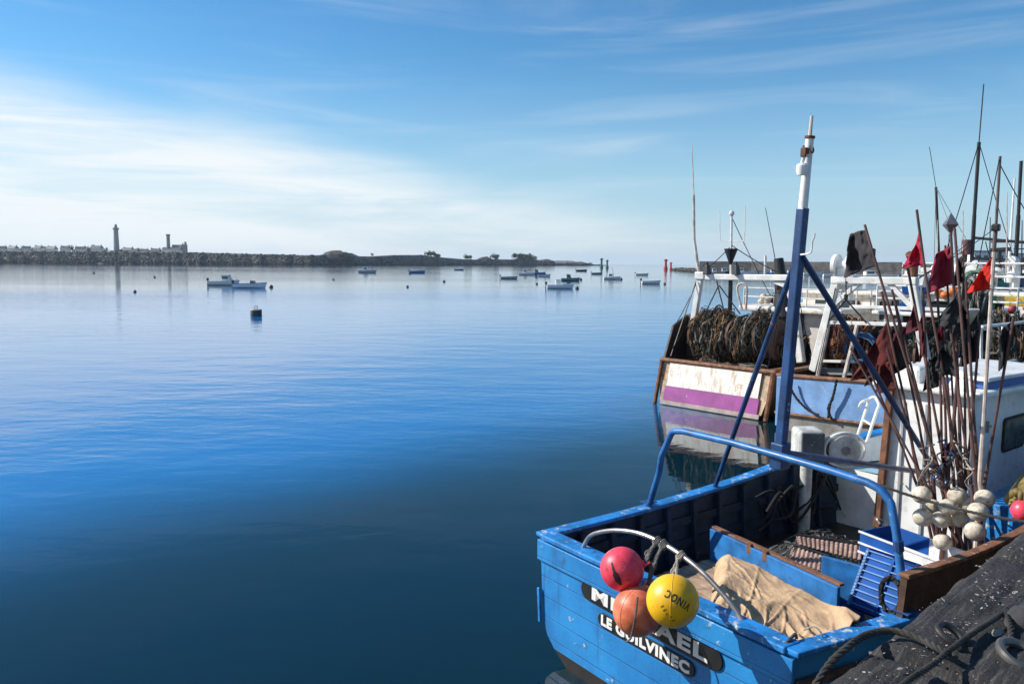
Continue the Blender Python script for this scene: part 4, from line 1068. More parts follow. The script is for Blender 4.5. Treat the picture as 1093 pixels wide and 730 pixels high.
# ------------------------------------------------------------------ ropes, ring and bollard on the quay
def qp(px, py, z=QZ + .03): return QF.loc(at_z(px, py, z))
def qthing(name, label, cat, base, group=None): return thing(name, label, cat, QF.w(base), QF.rz, group)
ra = [qp(868, 735, 1.80), qp(886, 708, 1.88), qp(905, 690, 1.93), qp(926, 677), qp(952, 673), qp(980, 681), qp(1005, 694), qp(1020, 702)]
t = qthing('tarred_rope', 'thick black tarred rope lying over the quay edge and kerb joint', 'rope', ra[3], 'tarred ropes on the quay')
mb = MB(); strand_rope(mb, [p - ra[3] for p in smooth_path(ra, 8)], .017, pitch=.10, n=7); mb.build('rope', TAR, t)
rb = [qp(950, 742), qp(972, 724), qp(995, 709), qp(1012, 695, QZ + .045), qp(1035, 678), qp(1058, 663), qp(1072, 655), qp(1078, 668, QZ + .02), qp(1080, 690, QZ - .02)]
t = qthing('tarred_rope', 'black tarred rope along the inner edge of the kerb, crossing the other rope', 'rope', rb[3], 'tarred ropes on the quay')
mb = MB(); strand_rope(mb, [p - rb[3] for p in smooth_path(rb, 8)], .013, pitch=.08, n=7); mb.build('rope', TAR, t)
c = qp(1015, 678, QZ + .035)
t = qthing('mooring_shackle', 'dark iron shackle standing on the kerb where the two ropes cross', 'shackle', c)
mb = MB(); mb.tube(smooth_path([Vector((-.035, -.05, -.03)), Vector((-.05, 0, .0)), Vector((-.03, .045, .025)), Vector((.03, .04, .03)), Vector((.05, -.005, .005)), Vector((.035, -.05, -.03))], 5), .016, 10); mb.build('bow', mat('dark_iron', (.06, .055, .05), .5, metal=.5, var=.4, rust=.3), t)
c = qp(1088, 706, QZ - .03)
t = qthing('mooring_ring', 'rusty grey iron mooring ring lying in the recess behind the kerb', 'ring', c)
mb = MB(); mb.tube([Vector((.095 * math.cos(a), .075 * math.sin(a), .03 + .03 * math.sin(a))) for a in [i * 2 * PI / 28 for i in range(28)]], .020, 10, closed=True); mb.build('ring', mat('grey_iron', (.16, .15, .14), .45, metal=.5, var=.3, rust=.3), t)
c = qp(1092, 668, QZ - .03)
t = qthing('stone_block', 'dark rounded stone block standing in the recess at the right edge', 'stone', c)
mb = MB(); mb.sphere((0, 0, 0), 1, 20, 14, (.12, .085, .10), lambda p: (1.25 - .35 * max(abs(p.x), abs(p.y), abs(p.z))) * (1 + .08 * noise.noise(p * 2))); mb.build('block', mat('block_stone', (.05, .047, .045), .8, var=.4, vs=8, bump=.004, bs=25), t, smooth=180)
# rubble in the recess
for i, (px, py, s, lab) in enumerate(((1062, 681, .05, 'pale rough stone in the recess behind the kerb'), (1072, 704, .035, 'small grey stone lying by the mooring ring'), (1045, 690, .03, 'small dark stone in the rope-side corner of the recess'))):
    c = qp(px, py, QZ - .04)
    o = MB(); o.sphere((0, 0, 0), s, 14, 9, (1.2, .9, .8), lambda p: 1 + .35 * noise.noise(p * 2 + Vector((i * 3, 1, 2)))); ob = o.build('stone', mat('pale_stone', (.3, .28, .24), .85, var=.4, bump=.004), None, smooth=30)
    ob.location = QF.w(c); ob.rotation_euler = (0, 0, i); tag(ob, lab, 'stone')
# litter of scales, shells and flakes on the tarred stone
mb = MB(); rr_ = random.Random(77)
for k in range(900):
    x = rr_.uniform(-.5, 3.4); y = rr_.choice((rr_.uniform(-.27, 0), rr_.uniform(-.27, -.15), rr_.uniform(-.27, 0), rr_.uniform(-.8, -.31)))
    if .76 < x < 1.5 and y < -.3: continue
    if noise.noise(Vector((x * 3, y * 6, 1))) < rr_.uniform(-.5, .35): continue
    s = rr_.choice((.002, .0025, .003, .004, .007)) * rr_.uniform(.7, 1.2); a = rr_.uniform(0, 6)
    z = QZ + .012
    e1 = Vector((math.cos(a), math.sin(a), rr_.uniform(-.4, .4))) * s * rr_.uniform(1, 2.2); e2 = Vector((-math.sin(a), math.cos(a), rr_.uniform(-.4, .4))) * s
    c = Vector((x, y, z))
    mb.face([mb.v(c - e1), mb.v(c - e2 * .8), mb.v(c + e1 * .9), mb.v(c + e2)])
o = mb.build('shell_litter', mat('litter', (.30, .26, .23), .7, var=.5, vs=25), None, smooth=0, norm=False, solid=.002)
o.location = QF.o; o.rotation_euler = (0, 0, QF.rz); tag(o, 'scattered pale shell and scale fragments on the tarred kerb', 'litter', None, 'stuff')

# ------------------------------------------------------------------ trawlers beyond
def tr_sec(x, L_, B_, zt, rise, fl=.0):
    u = max(0, x) / L_
    b = B_ / 2 * (1 - .0 * u) * (1 - max(0, (u - .45) / .55) ** 2.2) * (.96 + .04 * min(1, u * 5))
    b = max(b, .03)
    z = zt + rise * max(0, (u - .3) / .7) ** 1.6
    return [(b, z), (b * .995, z - .35), (b * .97, .45), (b * .92, .12), (b * .8, -.1), (b * .4, -.6), (0, -.7)]
def hull_trawler(root, L_, B_, zt, rise, mats, rake=.3, rail=None, deck=None, split=3, dz=.55):
    xs_ = [L_ * i / 22 for i in range(23)]
    mb = MB()
    for sg in (1, -1):
        rows = []
        for x in xs_:
            sec_ = tr_sec(x, L_, B_, zt, rise)
            rows.append([Vector((x + (rake * max(0, z) / zt if x == 0 else 0) + .9 * (z / zt - .6) * (x / L_) ** 4, sg * y, z)) for y, z in sec_])
        mb.loft(rows, mifn=lambda k: 0 if k < split else 1)
    mb.build('hull', mats, root, smooth=40)
    mb = MB(); sec_ = tr_sec(0, L_, B_, zt, rise)
    mb.loft([[Vector((rake * max(0, z) / zt, k * y, z)) for k in (1, .5, 0, -.5, -1)] for y, z in sec_])
    mb.build('transom', mats[2] if len(mats) > 2 else mats[0], root, smooth=0)
    mb = MB(); mb.loft([[Vector((max(x, rake + .05), k * tr_sec(x, L_, B_, zt, rise)[1][0] * .97, dz + (rise * .5) * (x / L_) ** 2)) for k in (-1, -.5, 0, .5, 1)] for x in xs_[:-1]])
    mb.build('deck', deck or DECKM, root)
    for sg in (1, -1):
        mb = MB(); mb.loft([[Vector((x + (rake if x == 0 else 0), sg * (tr_sec(x, L_, B_, zt, rise)[0][0] - .05), z)) for z in (tr_sec(x, L_, B_, zt, rise)[0][1], dz - .05)] for x in xs_[:-1]])
        mb.build('bulwark', deck or DECKM, root)
        mb = MB(); mb.loft([[Vector((x + (rake if x == 0 else .9 * .4 * (x / L_) ** 4), sg * (tr_sec(x, L_, B_, zt, rise)[0][0] + a), tr_sec(x, L_, B_, zt, rise)[0][1] + c_)) for a, c_ in ((.05, 0), (.05, .06), (-.1, .06), (-.1, 0))] for x in xs_], wrap=True, ends=True)
        mb.build('gunwale', rail or RUST_CAP, root, smooth=0)
def window_row(parent, p0, p1, n, w_, h_, nrm, m=GLASS, fm=BLACK_RUBBER):
    p0, p1 = Vector(p0), Vector(p1); d = (p1 - p0).normalized(); nrm = Vector(nrm); up = Vector((0, 0, 1))
    for i in range(n):
        c = p0.lerp(p1, (i + .5) / n)
        M4 = Matrix.Translation(c + nrm * .004) @ Matrix((d, up, d.cross(up))).transposed().to_4x4()
        s = 1 if d.cross(up).dot(nrm) > 0 else -1
        b = MB(); b.prism(rrect(w_, h_, min(w_, h_) * .15, 3), .02 * s, M4); f = b.build('window', fm, parent, smooth=0)
        b = MB(); b.prism(rrect(w_ - .07, h_ - .07, .04, 3), .004 * s, M4 @ Matrix.Translation((0, 0, .023 * s))); b.build('pane', m, f, smooth=0)
def cabin(root, x0, x1, w_, z0, z1, m, roof=None, nwin=3, name='wheelhouse', overhang=.18, rake=.25):
    mb = MB(); mb.loft([[Vector(p) for p in ((x0, w_ / 2, z), (x1 - rk, w_ / 2, z), (x1 - rk, -w_ / 2, z), (x0, -w_ / 2, z))] for z, rk in ((z0, 0), (z1, rake))], wrap=True)
    c = mb.build(name, m, root, smooth=0, bevel=.03)
    mb = MB(); mb.box(((x0 + x1 - rake) / 2, 0, z1 + .05), (x1 - x0 - rake + 2 * overhang, w_ + 2 * overhang, .1)); mb.build('roof', roof or m, c, smooth=0, bevel=.03)
    zc = z1 - .45; hh = min(.55, (z1 - z0) * .4)
    for sg in (1, -1):
        window_row(c, (x0 + .2, sg * w_ / 2, zc), (x1 - rake - .15, sg * w_ / 2, zc), nwin, .5, hh, (0, sg, 0))
    window_row(c, (x0, w_ / 2 - .15, zc), (x0, -w_ / 2 + .15, zc), 2, .42, hh, (-1, 0, 0))
    return c
def rail_run(parent, pts, h_, m, n=3, r=.02, name='rail'):
    mb = MB(); P = [Vector(p) for p in pts]
    for k in range(1, n):
        mb.tube([p + Vector((0, 0, h_ * k / (n - 1))) for p in P], r, 6)
    for a, b in zip(P, P[1:]):
        ns = max(1, int((b - a).length / .9))
        for i in range(ns + 1):
            q_ = a.lerp(b, i / ns); mb.tube([q_, q_ + Vector((0, 0, h_))], r, 6)
    return mb.build(name, m, parent)
STR = None
def netroll(parent, c, half, r, m1, m2, seed, ng=90, name='net'):
    """hauled net: a rough dark core under a mass of loose bights and hanging strands"""
    c = Vector(c)
    def fn(u, v):
        a = u * 2 * PI; y = -half + 2 * half * v
        d = Vector((math.cos(a), y * 1.6, math.sin(a)))
        k = r * (.62 + .24 * math.sin(PI * v) ** .4 + .30 * noise.noise(d * 1.6 + Vector((seed, 0, 0))) + .10 * noise.noise(d * 6 + Vector((seed, 2, 0))))
        return c + Vector((math.cos(a) * k, y, math.sin(a) * k))
    mb = MB(); mb.grid(fn, 48, 24); n_ = mb.build(name, m1, parent, smooth=0, norm=True)
    rr_ = random.Random(seed); ms = (m2, NETGREY, NETDARK, m1)
    sets = [MB() for _ in ms]
    for i in range(int(ng * 2.6)):
        u, v = rr_.random(), rr_.uniform(.02, .98); pts = []; du, dv = rr_.uniform(-.06, .06), rr_.uniform(-.05, .05); lift = rr_.uniform(1.0, 1.28)
        n = rr_.randint(4, 8)
        for k in range(n):
            p = fn(u, v); q_ = 1 + (lift - 1) * math.sin(PI * k / (n - 1)) * 1.3
            p = c + Vector(((p.x - c.x) * q_, p.y - c.y, (p.z - c.z) * q_)) + Vector((rr_.uniform(-.02, .02), rr_.uniform(-.03, .03), rr_.uniform(-.03, .02)))
            pts.append(p); u += du + rr_.uniform(-.03, .03); v = min(.99, max(.01, v + dv + rr_.uniform(-.05, .05)))
        j = rr_.choice((0, 0, 1, 2, 2, 3))
        sets[j].tube(smooth_path(pts, 3), rr_.choice((.007, .010, .014, .02)), 4)
    for m_, b_ in zip(ms, sets):
        o = b_.build('strands', m_, n_); o['kind'] = 'stuff'
    return n_

# ---- white and purple trawler
PF = Frame((4.80, 19.32, 0), 47.85)
P = thing('trawler', 'rusty white trawler with a purple band across its stern and dark nets on its drum', 'trawler', PF.o, PF.rz, 'trawlers moored along the quay')
RW = mat('rusty_white_paint', (.76, .73, .66), .5, var=.08, vs=1.5, rust=.42, rs=2.2, rcol=(.25, .12, .05), streak=1.0, scol=(.42, .24, .11), chips=.25, chcol=(.25, .24, .22), cs=5, bump=.002)
PURPLE = mat('purple_paint', (.27, .042, .225), .5, var=.2, vs=3, streak=.3, scol=(.2, .12, .14), chips=.2, chcol=(.45, .3, .4), cs=7)
GRIME = mat('pinkish_grime', (.33, .26, .24), .6, var=.3, vs=3, rust=.25, rs=4, rcol=(.26, .07, .05), streak=.4, scol=(.35, .12, .1))
RUSTY_EDGE = mat('rusty_edge', (.42, .30, .19), .65, var=.45, vs=4, rust=.5, rs=3, dirt=.3)
DKHULL = mat('dark_trawler_hull', (.04, .03, .027), .6, var=.4, rust=.45, rs=3)
hull_trawler(P, 11.5, 3.3, 1.13, 1.0, [DKHULL, BLACK_HULL, RUSTY_EDGE], rake=.3)
tl, trr = PF.x(707, 381, .2), PF.x(826, 405, .2)
def onT(y, z): return Vector((.27 * max(0, z) / 1.13 - .02, y, z))
for nm, m_, ya, yb, za, zb in (('white_panel', RW, 1.30, -1.32, .49, 1.06), ('purple_band', PURPLE, 1.34, -1.36, .13, .486), ('lower_panel', GRIME, 1.42, -1.42, .02, .126)):
    mb = MB(); mb.loft([[onT(ya + (yb - ya) * i / 10, z) + Vector((0, 0, 0)) for i in range(11)] for z in (za, zb)]); mb.build(nm, m_, P, smooth=0, solid=.02)
mb = MB(); mb.tube([onT(1.62, 1.13), onT(-1.66, 1.13)], .055, 8); mb.build('stern_rail', RUST_CAP, P)
for y in (1.58, -1.6):
    mb = MB(); mb.bar(onT(y, .0), onT(y, 1.1), .10, .08, up=(0, 1, 0)); mb.build('corner_post', RUST, P, smooth=0, bevel=.02)
# dark gallows plate on the port quarter
mb = MB(); mb.prism([(.25, 1.12), (.62, 2.0), (1.25, 2.28), (1.3, 1.1)], .08, Matrix(((1, 0, 0, 0), (0, 0, -1, 1.58), (0, 1, 0, 0), (0, 0, 0, 1)))); mb.build('gallows_plate', DKHULL, P, smooth=0, bevel=.02)
mb = MB(); mb.box((1.35, 1.42, 1.7), (.3, .3, 1.15)); mb.build('gallows_block', DKHULL, P, smooth=0, bevel=.03)
# stern gantry
GW = mat('gantry_white', (.68, .67, .63), .5, var=.15, vs=3, rust=.3, rs=4, dirt=.25, dcol=(.35, .3, .25))
gl0, gl1, gr1, gr0 = Vector((1.2, 1.40, 1.5)), Vector((1.2, 1.12, 3.26)), Vector((1.2, -1.42, 3.28)), Vector((1.2, -1.78, 1.3))
mb = MB(); mb.bar(gl0, gl1, .15, .13, up=(1, 0, 0)); mb.build('gantry_leg', GW, P, smooth=0, bevel=.02)
mb = MB(); mb.bar(gr0, gr1, .17, .17, up=(1, 0, 0)); mb.build('gantry_leg', GW, P, smooth=0, bevel=.02)
mb = MB(); mb.bar(gl1 + Vector((0, .12, .02)), gr1 + Vector((0, -.12, .02)), .17, .15); mb.build('gantry_beam', GW, P, smooth=0, bevel=.02)
mb = MB(); mb.box(gl1 + Vector((0, -.02, .05)), (.22, .3, .2)); mb.build('gantry_head', GW, P, smooth=0, bevel=.03)
mb = MB(); mb.prism([(-1.45, 3.2), (-.85, 3.2), (-1.3, 3.05), (-1.52, 2.4)], .06, Matrix(((0, 0, 1, 1.17), (1, 0, 0, 0), (0, 1, 0, 0), (0, 0, 0, 1)))); mb.build('gantry_knee', GW, P, smooth=0, bevel=.01)
for i, y in enumerate((.86, -.0)):
    mb = MB(); mb.box((1.1, y, 3.47), (.2, .16, .24), taper=(.6, .5)); mb.tube([(1.1, y, 3.5), (1.1, y, 3.68)], .03, 6); mb.build('block', BLACK, P, smooth=0, bevel=.03)
mb = MB(); mb.lathe([(0, -.02), (.03, -.2), (.17, .18), (.17, .2), (0, .2)], 14, PF.x(780, 274, 1.2)); mb.build('cone_shape', BLACK, P)
mm0, mm1 = PF.x(779, 336, 1.3), PF.x(780, 296, 1.3)
mb = MB(); mb.tube([mm0, mm1], .055, 8); mb.build('mast', BLACK, P)
mb = MB(); mb.tube([mm1, PF.x(781, 225, 1.3)], .03, 8); mb.sphere(PF.x(781, 228, 1.3), .07, 8, 6); mb.build('upper_mast', GW, P)
mb = MB(); mb.tube(smooth_path([PF.x(768, 225, 1.3), PF.x(768.5, 254, 1.3), PF.x(771, 257, 1.3), PF.x(791, 257, 1.3), PF.x(794.5, 254, 1.3), PF.x(795, 220, 1.3)], 4), .013, 5); mb.build('forked_aerial', GW, P)
mb = MB(); mb.tube([gl1 + Vector((0, .06, .1)), PF.x(741, 255, 1.2), PF.x(740.5, 208, 1.2)], [.04, .035, .03], 6); mb.tube([PF.x(740.5, 208, 1.2), PF.x(738.5, 155, 1.2)], [.016, .010], 5); mb.build('whip_aerial', POLEW, P)
for a, b in (((767, 305), (746, 348)), ((768, 305), (790, 335)), ((765, 300), (776, 345)), ((743, 300), (716, 380)), ((735, 345), (718, 372))):
    mb = MB(); mb.tube([PF.x(*a, 1.1), PF.x(*b, .9 if b[0] > 730 else .3)], .017, 5); mb.build('stay', BLACK, P)
# net drum
DR = mat('drum_rust', (.10, .055, .04), .7, var=.4, rust=.3)
dr = MB(); Mx = Matrix.Rotation(R(90), 3, 'X')
for y in (1.15, .02, -1.12):
    b = MB(); b.lathe([(.05, -.03), (.50, -.03), (.50, .03), (.05, .03)], 28, (1.25, y, 1.78), Mx); b.build('drum_flange', DR, P)
mb = MB(); mb.tube([(1.25, 1.3, 1.78), (1.25, -1.35, 1.78)], .12, 12); mb.build('drum_shaft', DR, P)
NB2 = mat('mixed_net', (.075, .055, .038), .95, var=.7, vs=3, dirt=.3, rust=.25, rs=3, rcol=(.14, .06, .025))
netroll(P, (1.22, .60, 1.78), .50, .62, NB2, mat('tan_net', (.26, .14, .06), .9, var=.6, vs=6), 3, 260)
netroll(P, (1.22, -.53, 1.76), .50, .62, NETDARK, NETBROWN, 11, 260)
def netpile(parent, c, sx, sy, h_, m1, m2, seed, ng=60):
    c = Vector(c)
    def fn(u, v):
        x, y = 2 * u - 1, 2 * v - 1
        e = max(0, 1 - x * x) ** .5 * max(0, 1 - y * y) ** .5
        return c + Vector((x * sx, y * sy, h_ * e * (.75 + .45 * noise.noise(Vector((x * 2, y * 2, seed))) + .25 * noise.noise(Vector((x * 6, y * 6, seed))))))
    mb = MB(); mb.grid(fn, 34, 34); n_ = mb.build('net', m1, parent, smooth=0)
    rr_ = random.Random(seed); mb = MB()
    for i in range(ng):
        u, v = rr_.uniform(.1, .9), rr_.uniform(.1, .9); pts = []
        for k in range(6):
            pts.append(fn(u, v) + Vector((0, 0, .02))); u = min(.97, max(.03, u + rr_.uniform(-.07, .07))); v = min(.97, max(.03, v + rr_.uniform(-.07, .07)))
        mb.tube(smooth_path(pts, 3), .014, 4)
    o = mb.build('strands', m2, n_); o['kind'] = 'stuff'
netpile(P, (.75, 0, .6), .45, 1.5, .65, mat('rusty_net', (.10, .045, .03), .95, var=.6, vs=5), NETDARK, 21, 70)
netpile(P, (2.2, -.9, .6), .8, .8, 1.0, NETDARK, NETBROWN, 24, 70)
# shelter and wheelhouse
SHW = mat('cream_shelter', (.62, .56, .5), .5, var=.15, vs=2, dirt=.2, dcol=(.3, .22, .18), rust=.1)
mb = MB(); mb.box((5.4, .15, 2.36), (2.9, 3.1, .16)); sh_ = mb.build('shelter_roof', RW, P, smooth=0, bevel=.05)
mb = MB(); mb.loft([[Vector(q) for q in ((4.3, 1.45, z), (6.7, 1.35, z), (6.7, -1.2, z), (4.3, -1.25, z))] for z in (.7, 2.28)], wrap=True); mb.build('shelter_wall', SHW, P, smooth=0)
mb = MB(); mb.box((4.28, .2, 1.5), (.05, .75, 1.5)); mb.build('doorway', BLACK, P, smooth=0, bevel=.01)
ex = [PF.x(838, 338, 4.2), PF.x(836, 318, 4.2), PF.x(834, 300, 4.2), PF.x(831, 276, 4.2)]
mb = MB(); mb.tube(ex, [.34, .25, .18, .13], 12); mb.build('funnel', BLACK, P)
mb = MB(); mb.tube(smooth_path([PF.x(824, 322, 4.2), PF.x(832, 312, 4.2), PF.x(838, 316, 4.2)], 4), .12, 8); mb.build('funnel_elbow', BLACK, P)
mb = MB(); mb.tube([PF.x(829, 285, 4.4), PF.x(817, 222, 4.4)], [.014, .009], 5); mb.build('whip_aerial', BLACK, P)
mb = MB(); mb.tube([PF.x(816.5, 300, 3.8), PF.x(817, 273, 3.8)], .035, 6); mb.build('light_post', GW, P)
mb = MB(); mb.tube(smooth_path([PF.x(792, 330, 3.6), PF.x(787, 310, 3.6), PF.x(790, 303, 3.6), PF.x(797, 306, 3.6), PF.x(796, 330, 3.6)], 4), .03, 6); mb.build('davit', POLEW, P)
cabin(P, 6.6, 8.8, 2.2, .9, 2.75, RW, nwin=2)
rail_run(P, [(7.5, 1.45, 1.55), (9.5, 1.1, 1.8), (11, .4, 2.05)], .7, GW)

# ---- blue-sterned trawler
BF = Frame((7.2, 15.9, 0), 47.85)
B = thing('trawler', 'trawler with a faded blue stern, white gantry and dark red nets, nearer the quay', 'trawler', BF.o, BF.rz, 'trawlers moored along the quay')
BLF = mat('faded_blue_paint', (.16, .30, .54), .5, var=.2, vs=2.5, rust=.08, rs=5, dirt=.3, dcol=(.28, .32, .38), chips=.3, chcol=(.45, .5, .55), cs=7, streak=.25, scol=(.2, .16, .14))
GREYH = mat('grey_hull_strip', (.20, .19, .17), .6, var=.3, rust=.3, rs=4, streak=.4)
hull_trawler(B, 12.5, 4.1, 1.22, 1.2, [RW, BLACK_HULL, GREYH], rake=.12)
mb = MB(); mb.loft([[Vector((.12 * z / 1.22 - .025, 2.0 - 4.0 * i / 12, z + (.012 * i if z > .5 else .01 * i))) for i in range(13)] for z in (.38, 1.15)]); mb.build('blue_panel', BLF, B, smooth=0, solid=.03)
mb = MB(); mb.tube([Vector((.08, 2.06, 1.18)), Vector((.08, -2.08, 1.34))], .05, 8); mb.build('stern_rail', RUST_CAP, B)
mb = MB(); mb.tube([Vector((-.01, 2.03, .36)), Vector((-.01, -2.03, .46))], .035, 8); mb.build('stern_rail', RUST_CAP, B)
mb = MB(); mb.box((-.0, 1.93, .62), (.1, .14, 1.1)); mb.build('corner_post', BLF, B, smooth=0, bevel=.02)
# loose chains/ropes over the stern
for pts in (((840, 404), (848, 422), (862, 437), (874, 443)), ((893, 405), (890, 420), (886, 432), (884, 446)), ((889, 425), (884, 436), (888, 448))):
    mb = MB(); strand_rope(mb, smooth_path([BF.x(*q, -.09) for q in pts], 5), .028, n=5); mb.build('chain', BLACK_RUBBER, B)
# gantry
q0, q1, q2, q3 = BF.x(868, 396, 1.2), BF.x(893, 300, 1.2), BF.x(974, 301, 1.2), BF.x(990, 396, 1.2)
for a, b in ((q0, q1), (q3, q2)):
    mb = MB(); mb.bar(a, b, .17, .15, up=(1, 0, 0)); mb.build('gantry_leg', GW, B, smooth=0, bevel=.02)
mb = MB(); mb.bar(q1 + Vector((0, .1, .02)), q2 + Vector((0, -.1, .02)), .18, .16); mb.build('gantry_beam', GW, B, smooth=0, bevel=.02)
mb = MB(); mb.bar(BF.x(882, 344, 1.2), BF.x(982, 347, 1.2), .09, .08); mb.build('cross_bar', GW, B, smooth=0, bevel=.01)
for (a, b, c) in ((q1, (0, -.55, 0), (0, .12, -.6)), (q2, (0, .5, 0), (0, -.1, -.6))):
    mb = MB(); mb.bar(a + Vector(b), a + Vector(c), .10, .08, up=(1, 0, 0)); mb.build('gantry_knee', GW, B, smooth=0, bevel=.01)
pb0 = BF.x(893, 283, 1.2); pb1 = BF.x(908, 283, 1.2)
for p in (pb0, pb1):
    mb = MB(); mb.lathe([(.05, -.04), (.24, -.04), (.24, .04), (.05, .04)], 20, p, Mx); mb.build('block_flange', WHITE, B)
mb = MB(); mb.tube([pb0 + Vector((0, .1, 0)), pb1 + Vector((0, -.1, 0))], .11, 12); mb.box((pb0 + pb1) / 2 + Vector((0, 0, -.22)), (.2, .2, .3)); mb.build('power_block', WHITE, B)
mb = MB(); mb.tube([BF.x(903, 300, 1.1), BF.x(903, 314, 1.1)], .014, 5); mb.lathe([(0, -.07), (.045, -.05), (.045, .05), (0, .07)], 8, BF.x(903, 317, 1.1)); mb.tube([BF.x(903, 320, 1.1), BF.x(885, 342, 1.1)], .018, 5); mb.tube([BF.x(903, 320, 1.1), BF.x(925, 345, 1.1)], .018, 5); mb.build('hoist', BLACK, B)
for a, b in (((872, 405), (884, 350)), ((901, 403), (915, 347)), ((938, 406), (948, 360))):
    mb = MB(); mb.tube([BF.x(*a, .9), BF.x(*b, 1.1)], .045, 7); mb.build('stanchion', POLEW, B)
mb = MB(); mb.bar(BF.x(867, 385, 1.6), BF.x(990, 388, 1.6), .10, .06); mb.build('deck_bar', GW, B, smooth=0, bevel=.01)
mb = MB(); mb.bar(BF.x(868, 396, 1.8), BF.x(990, 398, 1.8), .12, .16); mb.build('coaming', mat('grey_coaming', (.25, .26, .27), .6, dirt=.4), B, smooth=0, bevel=.01)
RED_NET = mat('dark_red_net', (.11, .035, .03), .95, var=.6, vs=4, dirt=.35)
for y in (1.75, .75, -.25, -1.3):
    b = MB(); b.lathe([(.05, -.025), (.58, -.025), (.58, .025), (.05, .025)], 26, (2.1, y, 1.72), Mx); b.build('drum_flange', DR, B)
mb = MB(); mb.tube([(2.1, 1.9, 1.72), (2.1, -1.5, 1.72)], .11, 12); mb.build('drum_shaft', DR, B)
netroll(B, (2.1, 1.25, 1.74), .44, .56, RED_NET, mat('orange_net', (.30, .10, .03), .9, var=.5), 31, 170)
netroll(B, (2.1, .25, 1.72), .44, .52, NETDARK, NETGREY, 37, 150)
netroll(B, (2.1, -.78, 1.74), .46, .54, NETDARK, NETDARK, 41, 120)
netpile(B, (3.4, -1.1, .6), .8, .7, 1.3, NETDARK, NETBROWN, 52, 70)
# starboard rails, wheelhouse, masts
for z_ in (1.75, 2.5):
    mb = MB(); mb.tube(smooth_path([Vector((.1, -1.95, z_)), Vector((3, -2.03, z_)), Vector((7, -1.95, z_ + .1))], 6), .035, 7); mb.build('rail', WHITE, B)
for x in (.2, 1.4, 2.6, 3.8, 5):
    mb = MB(); mb.tube([(x, -1.99, 1.2), (x - .25, -1.99, 2.5)], .028, 6); mb.build('stanchion', WHITE, B)
mb = MB(); mb.loft([[Vector((x, -2.075, z)) for x in (.4, 2, 4, 6)] for z in (.85, 1.08)]); mb.build('blue_stripe', mat('stripe_blue', (.05, .13, .42), .4), B, smooth=0, solid=.012)
cabin(B, 5.2, 8.4, 2.7, .9, 2.9, WHITE, nwin=3, overhang=.25)
mb = MB(); mb.box((4.6, .1, 2.45), (1.5, 3.2, .1)); mb.build('shelter_roof', WHITE, B, smooth=0, bevel=.03)
for y in (1.4, -1.3):
    mb = MB(); mb.tube([(4.0, y, .7), (4.0, y, 2.4)], .05, 8); mb.build('shelter_post', WHITE, B)
mb = MB(); mb.box((4.8, .1, 1.5), (.06, 2.4, 1.8)); mb.build('shelter_back', BLACK, B, smooth=0)
XM = 6.5
for nm, segs, m_ in (('mast', (((1036, 300), (1040, 230), .05), ((1040, 230), (1045, 152), .045), ((1045, 152), (1050, 90), .015)), BLACK),
                     ('mast', (((1058, 300), (1063, 243), .05), ((1063, 243), (1067.5, 167), .035)), mat('brown_mast', (.11, .075, .065), .5, var=.3)),
                     ('mast', (((1083, 300), (1087, 230), .05), ((1087, 230), (1090, 172), .04)), BLACK)):
    mb = MB()
    for k, (a, b, r_) in enumerate(segs): mb.tube([BF.x(*a, XM), BF.x(*b, XM)], r_, 8)
    mb.build(nm, m_, B)
for a, b in (((1040, 254), (1105, 260)), ((1038, 276), (1105, 279)), ((1038, 281), (1105, 283))):
    mb = MB(); mb.tube([BF.x(*a, XM), BF.x(*b, XM)], .035, 6); mb.build('yard', BLACK, B)
mb = MB(); mb.box(BF.x(1063, 243, XM - .1), (.18, .18, .18)); mb.build('mast_lamp', BLACK, B, smooth=0, bevel=.03)
mb = MB(); mb.tube([BF.x(1031.5, 272, XM), BF.x(1032.5, 256, XM)], .13, 12); mb.build('horn_lamp', mat('maroon_lamp', (.12, .05, .05), .5), B)
mb = MB(); mb.tube(smooth_path([BF.x(1031, 272, XM), BF.x(1030, 280, XM), BF.x(1024, 282, XM), BF.x(1018, 281, XM)], 4), .035, 6); mb.build('lamp_arm', BLACK, B)
mb = MB(); mb.lathe([(0, -.1), (.18, -.08), (.21, 0), (.16, .1), (0, .14)], 14, BF.x(1082, 281, XM)); mb.tube([BF.x(1082, 284, XM), BF.x(1082, 294, XM)], .06, 6); mb.build('radar_dome', mat('grey_dome', (.4, .38, .36), .5), B)
mb = MB(); mb.tube([BF.x(1067, 300, XM), BF.x(1067, 268, XM)], .05, 6); mb.tube([BF.x(1058, 267, XM), BF.x(1079, 266, XM)], .05, 6); mb.build('radar_scanner', BLACK, B)
mb = MB(); mb.box(BF.x(925, 273, 3.2), (.25, .35, .35)); mb.build('flood_lamp', BLACK, B, smooth=0, bevel=.04)
# clutter on her wheelhouse roof
for px, py, s_, m_ in ((1008, 292, (.5, .35, .3), WHITE), (1050, 300, (.6, .8, .35), WHITE), (1075, 305, (.5, .5, .45), mat('teal_bin', (.03, .2, .22), .5)), (1090, 300, (.4, .3, .4), mat('blue_bin', (.03, .08, .3), .5))):
    p = BF.x(px, py, 7.0); p.z = max(p.z, 3.1)
    mb = MB(); mb.box(p, s_); mb.build('roof_box', m_, B, smooth=0, bevel=.05)

